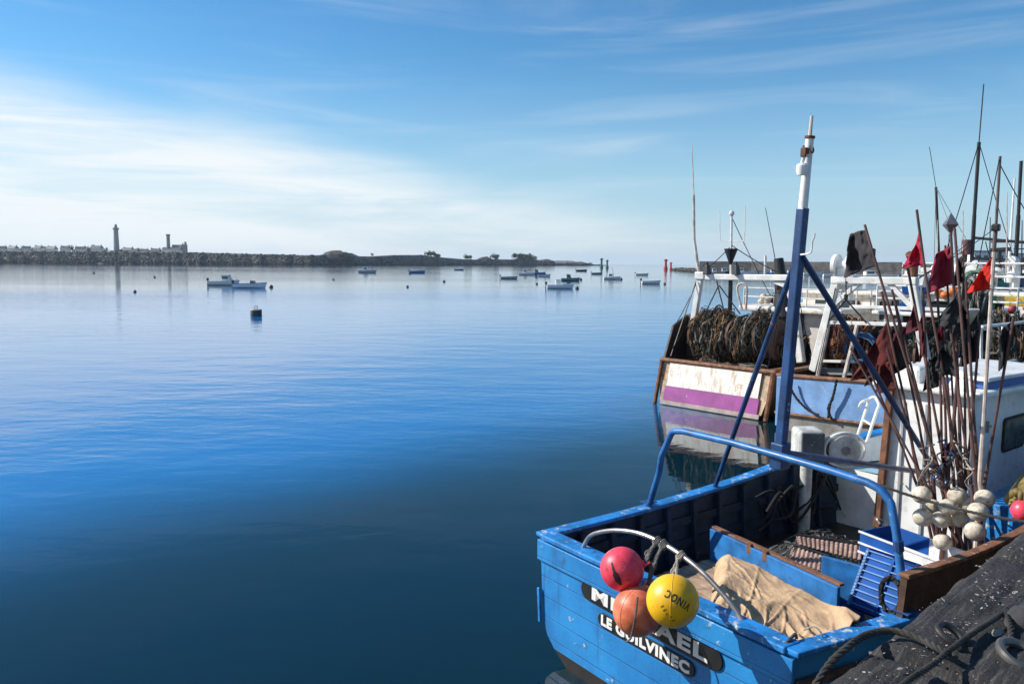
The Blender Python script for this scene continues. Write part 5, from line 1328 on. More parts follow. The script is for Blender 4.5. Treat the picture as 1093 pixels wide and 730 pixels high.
# ---- further trawlers in the raft
def trawler(label, o, L_, B_, hullm, roofm, seed, gantry=True):
    F_ = Frame(o, 47.85); t = thing('trawler', label, 'trawler', F_.o, F_.rz, 'trawlers moored along the quay'); rr_ = random.Random(seed)
    hull_trawler(t, L_, B_, 1.3, 1.3, [hullm, BLACK_HULL, hullm], rake=.2)
    if gantry:
        for sg in (1, -1):
            mb = MB(); mb.bar((1.4, sg * B_ * .42, 1), (1.4, sg * B_ * .33, 3.4), .18, .16, up=(1, 0, 0)); mb.build('gantry_leg', GW, t, smooth=0, bevel=.02)
        mb = MB(); mb.bar((1.4, B_ * .36, 3.45), (1.4, -B_ * .36, 3.45), .2, .18); mb.build('gantry_beam', GW, t, smooth=0, bevel=.02)
        netroll(t, (2.2, 0, 1.7), B_ * .33, .6, NETDARK, NETBROWN, seed, 60)
    cabin(t, L_ * .52, L_ * .74, B_ * .62, 1.0, 3.3, roofm, nwin=2)
    mb = MB(); mb.tube([(L_ * .6, .2, 3.3), (L_ * .6, .2, 6.2 + rr_.uniform(0, 1.5))], [.06, .03], 8); mb.build('mast', GW, t)
    mb = MB(); mb.tube([(L_ * .6, .9, 4.6), (L_ * .6, -.6, 4.6)], .035, 6); mb.build('yard', BLACK, t)
    mb = MB(); mb.tube([(L_ * .56, -.8, 3.3), (L_ * .53, -.9, 7.5)], [.02, .008], 5); mb.build('whip_aerial', BLACK, t)
    rail_run(t, [(L_ * .76, B_ * .36, 1.6), (L_ * .9, B_ * .2, 2.1), (L_ * .98, .1, 2.5)], .7, GW)
    rail_run(t, [(3.4, -B_ * .46, 1.3), (L_ * .5, -B_ * .44, 1.4)], .8, GW)
    return t
trawler('white trawler beyond the blue-sterned one, its gantry seen between the flags', (15.0, 27.6, 0), 12, 3.9, RW, WHITE, 5)
trawler('pale blue trawler farther along the quay at the right edge', (18.6, 25.2, 0), 12, 4, BLF, RW, 9)
trawler('farthest white trawler of the raft with a tall thin mast', (23.5, 40, 0), 13, 4.2, RW, WHITE, 14, gantry=False)
# two slender masts seen by the pink flag belong to a sailing boat beyond
SF = Frame((13.6, 24.2, 0), 47.85)
t = thing('sailing_boat', 'small white boat with a slender stayed mast behind the pink flag', 'sailing boat', SF.o, SF.rz)
hull_trawler(t, 7, 2.3, .85, .5, [WHITE, BLACK_HULL, WHITE], rake=.1, rail=WHITE, dz=.4)
cabin(t, 2.4, 4.2, 1.4, .6, 1.5, WHITE, nwin=2, overhang=.08)
sm = SF.x(1003, 290, 3.4); st_ = SF.x(999, 200, 3.4)
mb = MB(); mb.tube([Vector((3.4, sm.y, 1.5)), sm, st_], .045, 8); mb.build('mast', BLACK, t)
mb = MB(); mb.tube([st_, SF.x(992, 157, 3.4)], .012, 5); mb.build('aerial', BLACK, t)
for a in ((.5, .9), (.5, -.9), (6.4, 0)):
    mb = MB(); mb.tube([st_, Vector((a[0], a[1], 1.1))], .009, 4); mb.build('stay', BLACK, t)

# ------------------------------------------------------------------ loose gear on the two trawlers
def gear(F_, name, label, cat, pos, group=None): return thing(name, label, cat, F_.w(pos), F_.rz, group)
def net_thing(F_, label, pos, half, r, m1, m2, seed, rot=0, ng=70, squash=1.0):
    t = gear(F_, 'net_bundle', label, 'net', pos, 'net bundles aboard the trawlers'); t.rotation_euler.z += rot
    netroll(t, (0, 0, 0), half, r, m1, m2, seed, ng); t.scale.z = squash; return t
net_thing(BF, 'black net bundle slung over the white rail near the right edge', BF.x(1072, 366, 2.2), .32, .34, NETDARK, NETBROWN, 61, .6, squash=1.9)
net_thing(BF, 'dark grey net bundle hanging left of the pale pole with the bright red flag', BF.x(1036, 340, 2.6), .3, .36, NETDARK, NETGREY, 63, .2, squash=2.0)
net_thing(BF, 'dark net bundle low between the white gantry and the wheelhouse vent', BF.x(985, 372, 2.6), .45, .42, NETDARK, NETDARK, 65, .1, squash=1.3)
net_thing(BF, 'brown net heap behind the grey coaming beside the gantry leg', BF.x(958, 376, 2.4), .4, .34, NB2, NETBROWN, 67, -.2)
net_thing(PF, 'dark net bundle against the right leg of the purple trawler\'s gantry', PF.x(846, 376, 1.6), .35, .42, NETDARK, NETBROWN, 69, .3, squash=1.2)
def floats(F_, label, pos, n, m, r, seed):
    t = gear(F_, 'float_string', label, 'floats', pos, 'strings of floats aboard the trawlers'); q_ = random.Random(seed)
    for k in range(n):
        mb = MB(); mb.sphere((q_.uniform(-.25, .25), q_.uniform(-.3, .3), r * .8 + q_.uniform(0, .18)), r * q_.uniform(.85, 1.1), 12, 8, (1, 1, .9)); mb.build('float', m, t, smooth=180)
floats(BF, 'orange floats heaped by the wheelhouse of the blue-sterned trawler', BF.x(1012, 322, 4.0), 7, mat('orange_float', (.6, .17, .04), .5, var=.25), .11, 3)
floats(PF, 'pale floats on the roof edge of the purple trawler', (4.5, 1.1, 2.45), 5, FLOATM, .1, 5)
floats(BF, 'red floats tied at the rail by the right edge', BF.x(1090, 337, 2.4), 4, mat('dull_red_float', (.35, .05, .06), .6, var=.3), .07, 6)
def boxes(F_, label, pos, cols, rz=0):
    t = gear(F_, 'box_stack', label, 'boxes', pos, 'stacks of fish boxes aboard the trawlers'); t.rotation_euler.z += rz
    for k, c in enumerate(cols):
        mb = MB(); mb.box((.03 * (k % 2), -.02 * (k % 3), .11 + .21 * k), (.75, .45, .2), taper=(1.05, 1.07)); mb.build('fish_box', c, t, smooth=0, bevel=.015)
GREENP = mat('green_box', (.03, .16, .12), .5, var=.2); YELP = mat('yellow_box', (.5, .34, .04), .5, var=.2); GREYP = mat('grey_box', (.25, .25, .25), .5, var=.2)
boxes(BF, 'stack of blue and grey fish boxes before the wheelhouse windows', (4.3, .9, 2.5), [CR_BLUE, GREYP, CR_BLUE], .2)
boxes(BF, 'two green fish boxes on the shelter roof of the blue-sterned trawler', (4.5, -.4, 2.5), [GREENP, GREENP], -.3)
boxes(BF, 'white and yellow fish boxes on the shelter roof at the right', (4.7, -1.25, 2.5), [CR_WHITE, YELP], .1)
boxes(PF, 'stack of grey fish boxes on the purple trawler\'s shelter roof', (5.6, -.6, 2.44), [GREYP, CR_WHITE, GREYP], .3)
boxes(BF, 'blue fish boxes on deck under the gantry crossbar', (1.3, -.9, .62), [CR_BLUE, CR_BLUE, CR_BLUE], .4)
def coil(F_, label, pos, m, r, seed, up=False):
    t = gear(F_, 'rope_coil', label, 'rope coil', pos, 'rope coils aboard the trawlers'); q_ = random.Random(seed); mb = MB()
    pts = []
    for k in range(110):
        a = k * 2 * PI / 16; rr2 = r * (1 + .12 * math.sin(k * .9)) + q_.uniform(-.02, .02)
        p = Vector((rr2 * math.cos(a), rr2 * math.sin(a), .02 * k / 16 * 1.6)); pts.append(Vector((p.z, p.x, p.y)) if up else p)
    mb.tube(pts, .022, 5); mb.build('coil', m, t)
coil(BF, 'grey rope coil hung on the white rail near the right edge', BF.x(1052, 365, 1.8), ROPEG, .26, 3, True)
coil(BF, 'blue rope coil hung by the dark net drums under the gantry', BF.x(917, 372, 1.4), mat('blue_rope', (.05, .12, .25), .8), .3, 4, True)
coil(BF, 'pale green rope coil on the wheelhouse roof', BF.x(1042, 303, 5.0), mat('green_rope', (.12, .22, .16), .8), .3, 5, True)
coil(PF, 'dark rope coil on the stern deck of the purple trawler', (.55, -.9, 1.0), ROPEG, .28, 6)
t = gear(BF, 'life_raft', 'white life raft canister on the wheelhouse roof behind the crimson flag', 'life raft', (6.4, .7, 3.08))
mb = MB(); mb.lathe([(0, -.55), (.24, -.54), (.3, -.45), (.3, .45), (.24, .54), (0, .55)], 18, (0, 0, .32), Matrix.Rotation(R(90), 3, 'X')); mb.build('canister', WHITE, t)
for y in (-.3, .3):
    mb = MB(); mb.box((0, y, .05), (.5, .08, .14)); mb.build('cradle', GW, t, smooth=0, bevel=.01)
    mb = MB(); mb.tube([Vector((.306 * math.cos(a), y, .32 + .306 * math.sin(a))) for a in [i * 2 * PI / 20 for i in range(20)]], .012, 5, closed=True); mb.build('strap', BLACK, t)
t = gear(BF, 'life_ring', 'orange life ring on the after wall of the blue-sterned trawler\'s wheelhouse', 'life ring', (5.1, -.95, 2.1))
mb = MB(); mb.tube([Vector((0, .3 * math.cos(a), .3 * math.sin(a))) for a in [i * 2 * PI / 24 for i in range(24)]], .07, 10, closed=True); mb.build('ring', mat('ring_orange', (.7, .16, .03), .5), t, smooth=180)
t = gear(BF, 'gangplank', 'white painted plank leaning across the rail between the dark flags', 'plank', BF.x(1030, 350, 2.4))
mb = MB(); mb.bar(BF.x(1022, 358, 2.4) - BF.x(1030, 350, 2.4), BF.x(1040, 330, 2.0) - BF.x(1030, 350, 2.4), .22, .05); mb.build('plank', WHITE, t, smooth=0, bevel=.01)
# rigging of the two trawlers
for F_, par, lines in ((BF, B, (((1045, 152, XM), (1000, 300, 5.2)), ((1045, 152, XM), (1093, 310, 8.4)), ((1067, 168, XM), (1040, 300, 5)), ((1067, 175, XM), (1110, 250, 7)), ((1063, 243, XM), (974, 301, 1.2)), ((1040, 254, XM), (975, 300, 1.2)), ((940, 298, 1.2), (960, 400, .3)), ((893, 300, 1.2), (872, 400, .2)), ((1052, 258, XM), (1058, 276, XM)), ((1075, 260, XM), (1075, 279, XM)))),
                       (PF, P, (((781, 232, 1.3), (830, 330, 5)), ((781, 262, 1.3), (741, 297, 1.2)), ((781, 262, 1.3), (846, 298, 1.2)), ((745, 298, 1.2), (722, 345, .6)), ((850, 300, 1.2), (862, 365, 2.2)), ((838, 300, 1.2), (818, 400, .25))))):
    for a, b in lines:
        mb = MB(); mb.tube(sag(F_.x(*a), F_.x(*b), .05, 8), .012, 4); mb.build('rigging', BLACK, par)

# rails, aerials and fittings on the blue-sterned trawler's wheelhouse roof
for z0_, pts in ((3.05, [(5.1, 1.5, 3.05), (8.3, 1.5, 3.05)]), (3.05, [(5.1, 1.5, 3.05), (5.1, -1.5, 3.05)]), (3.05, [(5.1, -1.5, 3.05), (8.3, -1.5, 3.05)]), (2.5, [(3.9, 1.6, 2.5), (3.9, -1.45, 2.5)]), (2.5, [(3.9, -1.45, 2.5), (5.2, -1.45, 2.5)])):
    rail_run(B, pts, .62, WHITE, r=.022)
for px, yt, yb, m_ in ((1000, 235, 300, POLEW), (1012, 250, 296, BLACK), (1027, 225, 300, POLEW), (1056, 232, 300, BLACK), (1074, 205, 300, POLEW), (1090, 235, 310, BLACK)):
    mb = MB(); mb.tube([BF.x(px, yb, 5.8), BF.x(px + 1, yt, 5.8)], [.022, .010], 5); mb.build('whip_aerial', m_, B)
for px, py in ((1020, 296), (1064, 292), (1079, 297)):
    p = BF.x(px, py, 5.4); mb = MB(); mb.lathe([(0, -.12), (.13, -.1), (.15, .06), (.06, .14), (0, .15)], 12, p); mb.tube([p + Vector((0, 0, -.4)), p], .03, 6); mb.build('deck_lamp', GW, B)
for px, py in ((1046, 291), (1085, 287)):
    p = BF.x(px, py, 6.2); mb = MB(); mb.tube(smooth_path([p + Vector((0, 0, -.5)), p, p + Vector((-.15, 0, .2)), p + Vector((-.4, 0, .22))], 4), .09, 8); mb.build('ventilator', WHITE, B)
mb = MB()
for y in (-1.75, -1.45): mb.tube([(4.9, y, .8), (5.15, y, 3.3)], .025, 6)
for k in range(7): mb.tube([(4.93 + .034 * k, -1.75, 1.1 + .33 * k), (4.93 + .034 * k, -1.45, 1.1 + .33 * k)], .02, 6)
mb.build('ladder', WHITE, B)
mb = MB(); mb.tube([(5.0, 1.2, 2.4), (5.0, 1.2, 3.6), (4.7, 1.2, 3.9)], .10, 10); mb.build('exhaust_pipe', RUST, B)
mb = MB(); mb.box((3.6, -.2, 1.15), (.9, 1.0, 1.2)); mb.build('engine_casing', RW, B, smooth=0, bevel=.05)
mb = MB(); mb.bar((2.9, 1.8, 2.62), (2.9, -1.9, 2.66), .08, .08); mb.build('awning_bar', WHITE, B, smooth=0, bevel=.01)
# gear on the purple trawler
mb = MB()
for y in (1.0, .7): mb.tube([(4.25, y, .7), (4.25, y, 2.4)], .022, 6)
for k in range(5): mb.tube([(4.25, .7, 1.0 + .3 * k), (4.25, 1.0, 1.0 + .3 * k)], .018, 6)
mb.build('ladder', GW, P)
rail_run(P, [(4.1, 1.6, 2.44), (4.1, -1.3, 2.44)], .5, GW, r=.02)
rail_run(P, [(4.1, -1.3, 2.44), (6.8, -1.3, 2.44)], .5, GW, r=.02)
mb = MB(); mb.lathe([(.05, -.35), (.2, -.35), (.2, -.3), (.09, -.28), (.09, .28), (.2, .3), (.2, .35), (.05, .35)], 16, (3.1, .6, 1.3), Mx); mb.box((3.1, .6, .85), (.5, .7, .5)); mb.build('winch', DR, P)

# ------------------------------------------------------------------ far shore, pier and moored boats
def hor(px): return HOR + .0066 * (px - 546.5)
def at_px(px, d, z=0): return Vector(((px - 546.5) / FPX * d, d, z))
def zpx(px, py, d): return CAMH + (hor(px) - py) * d / FPX
def wl(px, py):
    """point of the water surface at a pixel"""
    return at_z(px, py, 0)
ROCK = mat('grey_boulder', (.092, .09, .074), .85, var=.55, vs=.35, dirt=.3, dcol=(.06, .055, .05))
def shore_mat():
    m = mat('shore_ground', (.10, .085, .07), .9, var=.5, vs=.06, dirt=.4, dcol=(.05, .05, .045))
    return m
SH_M = shore_mat(); HEATH = mat('dry_heath', (.20, .145, .09), .9, var=.35, vs=.05, col2=(.17, .16, .08)); WEED = mat('weedy_rock', (.045, .042, .036), .8, var=.5, vs=.3)
DT = ([-200, 0, 330, 400, 500, 600, 650], [860, 870, 900, 1020, 1280, 1500, 1650])
TY = ([-200, 0, 100, 200, 250, 330, 345, 352, 358, 376, 383, 395, 420, 450, 458, 470, 500, 520, 545, 556, 565, 575, 590, 610, 625, 633, 650],
      [267.6, 268, 268.2, 269.1, 270.4, 272.4, 272.3, 270.6, 269.6, 270, 273.5, 273.6, 272.2, 272, 273, 274.6, 277.2, 276.6, 277, 275, 276, 277.6, 280.6, 281, 280.4, 282.6, 283])
def shore_h(px, d): return max(.6, CAMH + (hor(px) - lerp_t(px, *TY)) * d / FPX)
rows = []
pxs = [-200 + i * 4 for i in range(213)]
mb = MB()
for px in pxs:
    d = lerp_t(px, *DT); h_ = shore_h(px, d)
    j = noise.noise(Vector((px * .11, 0, 0))) * 6
    n_ = lambda s_, k: noise.noise(Vector((px * s_, k, 3.3)))
    row = [(d + j - 4, -1.5), (d + j, 0), (d + j + 4, 1.6 + .6 * n_(.3, 1)), (d + j + h_ * .8, h_ * .55 + .8 * n_(.4, 2)), (d + j + h_ * 1.5, h_ * .94 + .5 * n_(.5, 4)), (d + j + h_ * 1.5 + 8, h_), (d + h_ * 1.5 + 40, h_ * .93), (d + 220, h_ * .85 if px < 340 else h_ * .7), (d + 900, h_ * .9 if px < 340 else .5)]
    if px > 640: row = [(a, min(b, .5)) for a, b in row]
    rows.append([at_px(px, a, b) for a, b in row])
mb.loft(rows, mifn=lambda k: 0 if k < 2 else (1 if k < 4 else 2))
shore = mb.build('shore', [WEED, SH_M, HEATH], None, smooth=180)
tag(shore, 'low rocky shore with dry heath across the bay', None, None, 'structure')
# breakwater boulders
def rock(b, c, s, rr_, sq=.7):
    vs = []; ph = rr_.uniform(0, 6)
    for i in range(3):
        zz = (-.7, .1, .75)[i]; rad_ = (.75, 1, .55)[i]
        vs.append([b.v(c + Vector((math.cos(ph + k * 2 * PI / 5 + i * .4) * rad_ * s * rr_.uniform(.75, 1.2), math.sin(ph + k * 2 * PI / 5 + i * .4) * rad_ * s * rr_.uniform(.75, 1.2), (zz + rr_.uniform(-.2, .2)) * s * sq))) for k in range(5)])
    for i in range(2):
        for k in range(5): b.face([vs[i][k], vs[i][(k + 1) % 5], vs[i + 1][(k + 1) % 5], vs[i + 1][k]])
    b.face(vs[0][::-1]); b.face(vs[2])
rr_ = random.Random(4); mb = MB()
for i in range(4200):
    px = rr_.uniform(-60, 352) if i < 3000 else rr_.uniform(340, 640)
    d = lerp_t(px, *DT); h_ = shore_h(px, d); k = rr_.random()
    if px > 352 and k > .45 and rr_.random() < .8: k *= .4
    a = d + k * h_ * 1.5 + noise.noise(Vector((px * .11, 0, 0))) * 6; z = h_ * .97 * k ** .95 if k > .1 else .6
    mb.mi = 1 if z < 2.2 + rr_.uniform(-.5, .5) else rr_.choice((0, 0, 0, 2, 3))
    rock(mb, at_px(px, a, z), rr_.uniform(.8, 1.9) * (1 if px < 352 else .8) * (d / 780), rr_)
o = mb.build('boulders', [ROCK, WEED, mat('pale_boulder', (.20, .19, .165), .85, var=.3, vs=.4), mat('dark_boulder', (.05, .05, .042), .85, var=.4, vs=.4)], None, smooth=0)
tag(o, 'boulders heaped along the breakwater and rocky foreshore', 'boulders', None, 'stuff')
# crags
def crag(label, pxa, pxb, ytop, dd, seed, name='rock_outcrop'):
    pc = (pxa + pxb) / 2; d = lerp_t(pc, *DT) + dd; w_ = (pxb - pxa) / FPX * d / 2; z = zpx(pc, ytop, d); rr_ = random.Random(seed)
    t = at_px(pc, d, 0); mb = MB()
    mb.sphere((0, 0, z * .40), 1, 28, 18, (w_, w_ * .7, z * .62), lambda p: 1 + .22 * noise.noise(p * 2.5 + Vector((seed, 0, 0))) + .14 * noise.noise(p * 6 + Vector((seed, 1, 0))))
    o = mb.build(name, mat('dark_crag', (.07, .068, .062), .9, var=.5, vs=.15, dirt=.3), None, smooth=25); o.location = t
    return tag(o, label, 'rock', 'rock outcrops on the far shore')
crag('large dark rock outcrop in the middle of the far shore', 343, 378, 268.6, 6, 3)
crag('rounded rock at the outer end of the far shore', 572, 592, 277.3, 5, 5)
crag('jagged rock between the bushes on the far shore', 508, 526, 274.6, 5, 8)
crag('low rocks at the tip of the far shore', 600, 628, 279.8, 5, 12)
# shrubs and trees: many small leaf faces
LEAF = [mat('leaf_dark', (.035, .05, .022), .8, var=.4, vs=.5), mat('leaf_mid', (.06, .075, .035), .8, var=.4, vs=.5)]
def leafy(name, label, cat, pos, w_, h_, seed, group, trunk=True, nl=420):
    t = thing(name, label, cat, pos, 0, group); rr_ = random.Random(seed)
    mb = MB(); cl = [(Vector((rr_.uniform(-.42, .42) * w_, rr_.uniform(-.3, .3) * w_, h_ * rr_.uniform(.4, .82))), w_ * rr_.uniform(.16, .3)) for _ in range(9)]
    for i in range(nl):
        c, r_ = rr_.choice(cl); v = Vector((rr_.gauss(0, 1), rr_.gauss(0, 1), rr_.gauss(0, .8))).normalized() * r_ * rr_.uniform(.5, 1.05)
        a = Vector((rr_.uniform(-1, 1), rr_.uniform(-1, 1), rr_.uniform(-1, 1))).normalized(); b_ = a.orthogonal().normalized(); s = w_ * .055
        p = c + v; p.z = max(.1, p.z); mb.mi = 0 if rr_.random() < .6 else 1
        mb.face([mb.v(p - a * s - b_ * s * .6), mb.v(p + a * s - b_ * s * .5), mb.v(p + a * s * .6 + b_ * s), mb.v(p - a * s * .7 + b_ * s * .7)])
    mb.build('crown', LEAF, t, smooth=0, norm=False)
    if trunk:
        mb = MB(); mb.tube([(0, 0, -1), (w_ * .03, 0, h_ * .35), (-w_ * .02, 0, h_ * .7)], [w_ * .06, w_ * .045, w_ * .02], 6)
        for c, r_ in cl[:4]: mb.tube([(0, 0, h_ * .35), c], [w_ * .03, w_ * .01], 5)
        mb.build('trunk', mat('bark', (.07, .055, .04), .9), t)
    return t
for px, w_, yt, lab, s in ((398, 3.4, 270.6, 'small lone round tree left of the brown heath', 1), (459.5, 11, 269.6, 'dark bush at the right end of the brown heath', 2), (467, 7, 272.3, 'small bush just right of the dark bush on the heath', 3), (499, 8, 273.3, 'bush on the low middle of the far shore', 4), (528, 9, 273.0, 'rounded bush between two rocks on the far shore', 5), (552, 10, 271.8, 'tallest bush near the outer end of the far shore', 6), (559, 13, 272.6, 'broad bush next to the tallest one near the outer end', 7), (567, 11, 273.8, 'dark bush outermost on the far shore', 8)):
    d = lerp_t(px, *DT) + 12; g_ = shore_h(px, d) * .9; zt_ = zpx(px, yt, d)
    leafy('shrub', lab, 'shrub', at_px(px, d, g_ - .4), w_ / FPX * d * 1.0, max(2.5, (zt_ - g_) * 1.25), s, 'bushes on the far shore')
# lighthouse and the buildings round it
STONE = mat('lighthouse_granite', (.24, .235, .24), .8, var=.15, vs=.1); HOUSEW = mat('house_render', (.74, .73, .7), .7, var=.06, vs=.2); SLATE = mat('slate_roof', (.08, .085, .1), .6, var=.2, vs=.3)
d = 1500; bz = 14; tz = zpx(126.5, 239.5, d); lh = at_px(126.5, d, bz); Hh = tz - bz
t = thing('lighthouse', 'tall slender granite lighthouse on the far shore', 'lighthouse', lh)
mb = MB(); mb.lathe([(6.2, 0), (5.2, Hh * .12), (4.6, Hh * .5), (4.1, Hh * .80)], 8); mb.build('tower', STONE, t, smooth=0)
mb = MB(); mb.lathe([(4.3, Hh * .80), (5.8, Hh * .83), (5.8, Hh * .86), (5.4, Hh * .86), (5.4, Hh * .84), (3.6, Hh * .845)], 16); mb.build('gallery', STONE, t, smooth=0)
mb = MB(); mb.lathe([(3.4, Hh * .84), (3.2, Hh * .89), (3.4, Hh * .90), (2.5, Hh * .905)], 12); mb.build('watch_room', STONE, t, smooth=0)
mb = MB(); mb.lathe([(2.3, Hh * .905), (2.3, Hh * .955)], 12); mb.build('lantern', GLASS, t, smooth=0)
mb = MB(); mb.lathe([(2.6, Hh * .955), (1.6, Hh * .98), (.3, Hh * .99), (.2, Hh), (0, Hh)], 12); mb.build('dome', mat('zinc', (.2, .22, .24), .5), t)
mb = MB(); mb.box((0, -1, 3.5), (19, 13, 10)); bs_ = mb.build('base', STONE, t, smooth=0)
for k in range(6):
    mb = MB(); mb.box((0, -5.0 + k * .12, Hh * (.2 + .1 * k)), (.9, .5, 1.6)); mb.build('window', GLASS, t, smooth=0)
d = 1300; p = at_px(181.5, d, 12); h2 = zpx(181.5, 250.5, d) - 12
t = thing('old_tower', 'shorter square-topped tower right of the lighthouse', 'tower', p)
mb = MB(); mb.lathe([(3.4, 0), (2.8, h2 * .5), (2.6, h2 * .9)], 12); mb.build('shaft', STONE, t, smooth=40)
mb = MB(); mb.lathe([(2.8, h2 * .9), (3.3, h2 * .93), (3.3, h2), (2.9, h2), (2.9, h2 * .96), (0, h2 * .96)], 12); mb.build('parapet', STONE, t, smooth=0)
mb = MB(); mb.box((0, 0, 5), (17, 11, 10)); mb.build('hall', HOUSEW, t, smooth=0)
mb = MB(); mb.prism([(-6, 9.98), (6, 9.98), (0, 14)], 17.6, Matrix(((0, 0, 1, -8.8), (1, 0, 0, 0), (0, 1, 0, 0), (0, 0, 0, 1)))); mb.build('roof', SLATE, t, smooth=0)
p = at_px(198.5, d, 12); h3 = zpx(198.5, 258.5, d) - 12
t = thing('chapel', 'stone chapel with a stubby turreted tower at the right end of the village', 'chapel', p)
mb = MB(); mb.box((0, 0, h3 * .4), (7, 7, h3 * .8)); tw = mb.build('bell_tower', STONE, t, smooth=0)
mb = MB(); mb.box((1.8, 0, h3 * .88), (2.6, 2.6, h3 * .24)); mb.box((-2.4, 0, h3 * .84), (1.4, 1.4, h3 * .14)); mb.build('turret', STONE, tw, smooth=0)
mb = MB(); mb.box((-12, 1, 6.5), (15, 8, 13)); mb.build('nave', STONE, t, smooth=0)
mb = MB(); mb.prism([(-4.5, 12.98), (4.5, 12.98), (0, 18)], 16, Matrix(((0, 0, 1, -20), (1, 0, 0, 1), (0, 1, 0, 0), (0, 0, 0, 1)))); mb.build('roof', SLATE, t, smooth=0)
# village houses
def house(px, d, w_, hw, hr, seed, label, wm=HOUSEW):
    rr_ = random.Random(seed); z0 = 12; t = thing('house', label, 'house', at_px(px, d, z0), rr_.uniform(-.4, .4), 'village houses behind the breakwater'); dp = 8
    mb = MB(); mb.box((0, 0, hw / 2), (w_, dp, hw)); wl_ = mb.build('wall', wm, t, smooth=0)
    mb = MB(); mb.prism([(-dp / 2 - .4, hw), (dp / 2 + .4, hw), (0, hw + hr)], w_ + .6, Matrix(((0, 0, 1, -w_ / 2 - .3), (1, 0, 0, 0), (0, 1, 0, 0), (0, 0, 0, 1)))); rf_ = mb.build('roof', SLATE, t, smooth=0)
    for sx in (-1, 1):
        mb = MB(); mb.box((sx * (w_ / 2 - .5), 0, hw + hr), (.9, 1.6, 2.4)); mb.build('chimney', wm, rf_, smooth=0)
    nw = max(2, int(w_ / 3.2))
    for i in range(nw):
        for zz in (hw - 1.8, hw - 4.6):
            x = -w_ / 2 + w_ * (i + .5) / nw; mb = MB(); mb.box((x, -dp / 2 - .02, zz), (1.1, .12, 1.5)); mb.build('window', GLASS, wl_, smooth=0)
HL = ['leftmost white house of the far village, cut by the photo edge', 'long white house near the left end of the village', 'pale house with two chimneys left of the dark trees', 'white house between two dark trees in the village', 'tall white house in the middle of the village row', 'small white cottage beside the tall white house', 'wide pale house just left of the lighthouse trees', 'white house closest to the lighthouse on its left', 'low stone house right of the lighthouse', 'grey house between the lighthouse and the old tower', 'low pale house halfway from lighthouse to old tower', 'small grey house just left of the old tower', 'low white house between the old tower and the chapel']
HX = [4, 17, 31, 44, 58, 72, 88, 106, 139, 146, 156, 168, 190]
for i, px in enumerate(HX):
    rr_ = random.Random(i + 60); house(px, 1120 + rr_.uniform(-30, 60), rr_.uniform(9, 15), rr_.uniform(6.5, 8.6) - (1.6 if px > 130 else 0), rr_.uniform(3, 4), i, HL[i], HOUSEW if i not in (8, 9, 11) else STONE)
TL = ['dark tree at the left end of the village', 'round dark tree over the long white house', 'dark tree behind the village row, left of centre', 'spreading dark tree in the middle of the village', 'dark tree between the tall house and the lighthouse', 'broad dark tree left of the lighthouse', 'dark trees right at the foot of the lighthouse', 'low dark tree right of the lighthouse', 'dark tree halfway to the old tower', 'low dark tree by the old tower']
for i, (px, hh) in enumerate(((10, 13), (26, 14), (38, 13), (52, 15), (80, 15), (98, 15), (114, 12), (133, 11), (151, 10.5), (163, 10))):
    leafy('tree', TL[i], 'tree', at_px(px, 1190, 11), 11 + i % 3 * 3, hh, 40 + i, 'trees of the far village', nl=260)
# distant land and posts on the skyline
mb = MB(); rw = []
for i in range(41):
    px = 562 + 70 * i / 40; d = 3600; h_ = max(0, 16 * math.sin(PI * i / 40) ** .6 + 9 * noise.noise(Vector((i * .35, 2, 1))) - 1)
    rw.append([at_px(px, d, -2), at_px(px, d + 10, h_ * .7 + 1), at_px(px, d + 60, h_ + 2), at_px(px, d + 300, h_ * .8), at_px(px, d + 500, -2)])
mb.loft(rw); o = mb.build('island', mat('far_land', (.13, .125, .115), .9, var=.3, vs=.01), None, smooth=180); tag(o, 'low faint island beyond the far shore', None, None, 'structure')
def beacon(label, px, yb, yt, m, w_):
    p = wl(px, yb); h_ = (yb - yt) * p.y / FPX; t = thing('channel_beacon', label, 'beacon', (p.x, p.y, 0), 0, 'channel beacons at the harbour mouth')
    mb = MB(); mb.lathe([(w_, -1), (w_ * .8, h_ * .25), (w_ * .55, h_ * .3), (w_ * .5, h_ * .8)], 10); mb.build('tower', m, t)
    mb = MB(); mb.lathe([(w_ * .8, h_ * .8), (w_ * .8, h_ * .92), (0, h_)], 10); mb.build('topmark', m, t, smooth=0)
RB = mat('beacon_red', (.42, .03, .03), .5, var=.1); GB = mat('beacon_green', (.03, .11, .09), .5, var=.2)
beacon('taller red beacon at the harbour mouth', 710.5, 288, 276.5, RB, 1.5); beacon('shorter red beacon just right of the taller one', 716, 288, 280, RB, 1.1)
beacon('dark green beacon off the tip of the far shore', 642, 286.3, 275.5, GB, 1.6); beacon('right-hand dark green beacon, slightly shorter than its neighbour', 648, 286.5, 277.3, GB, 1.4)
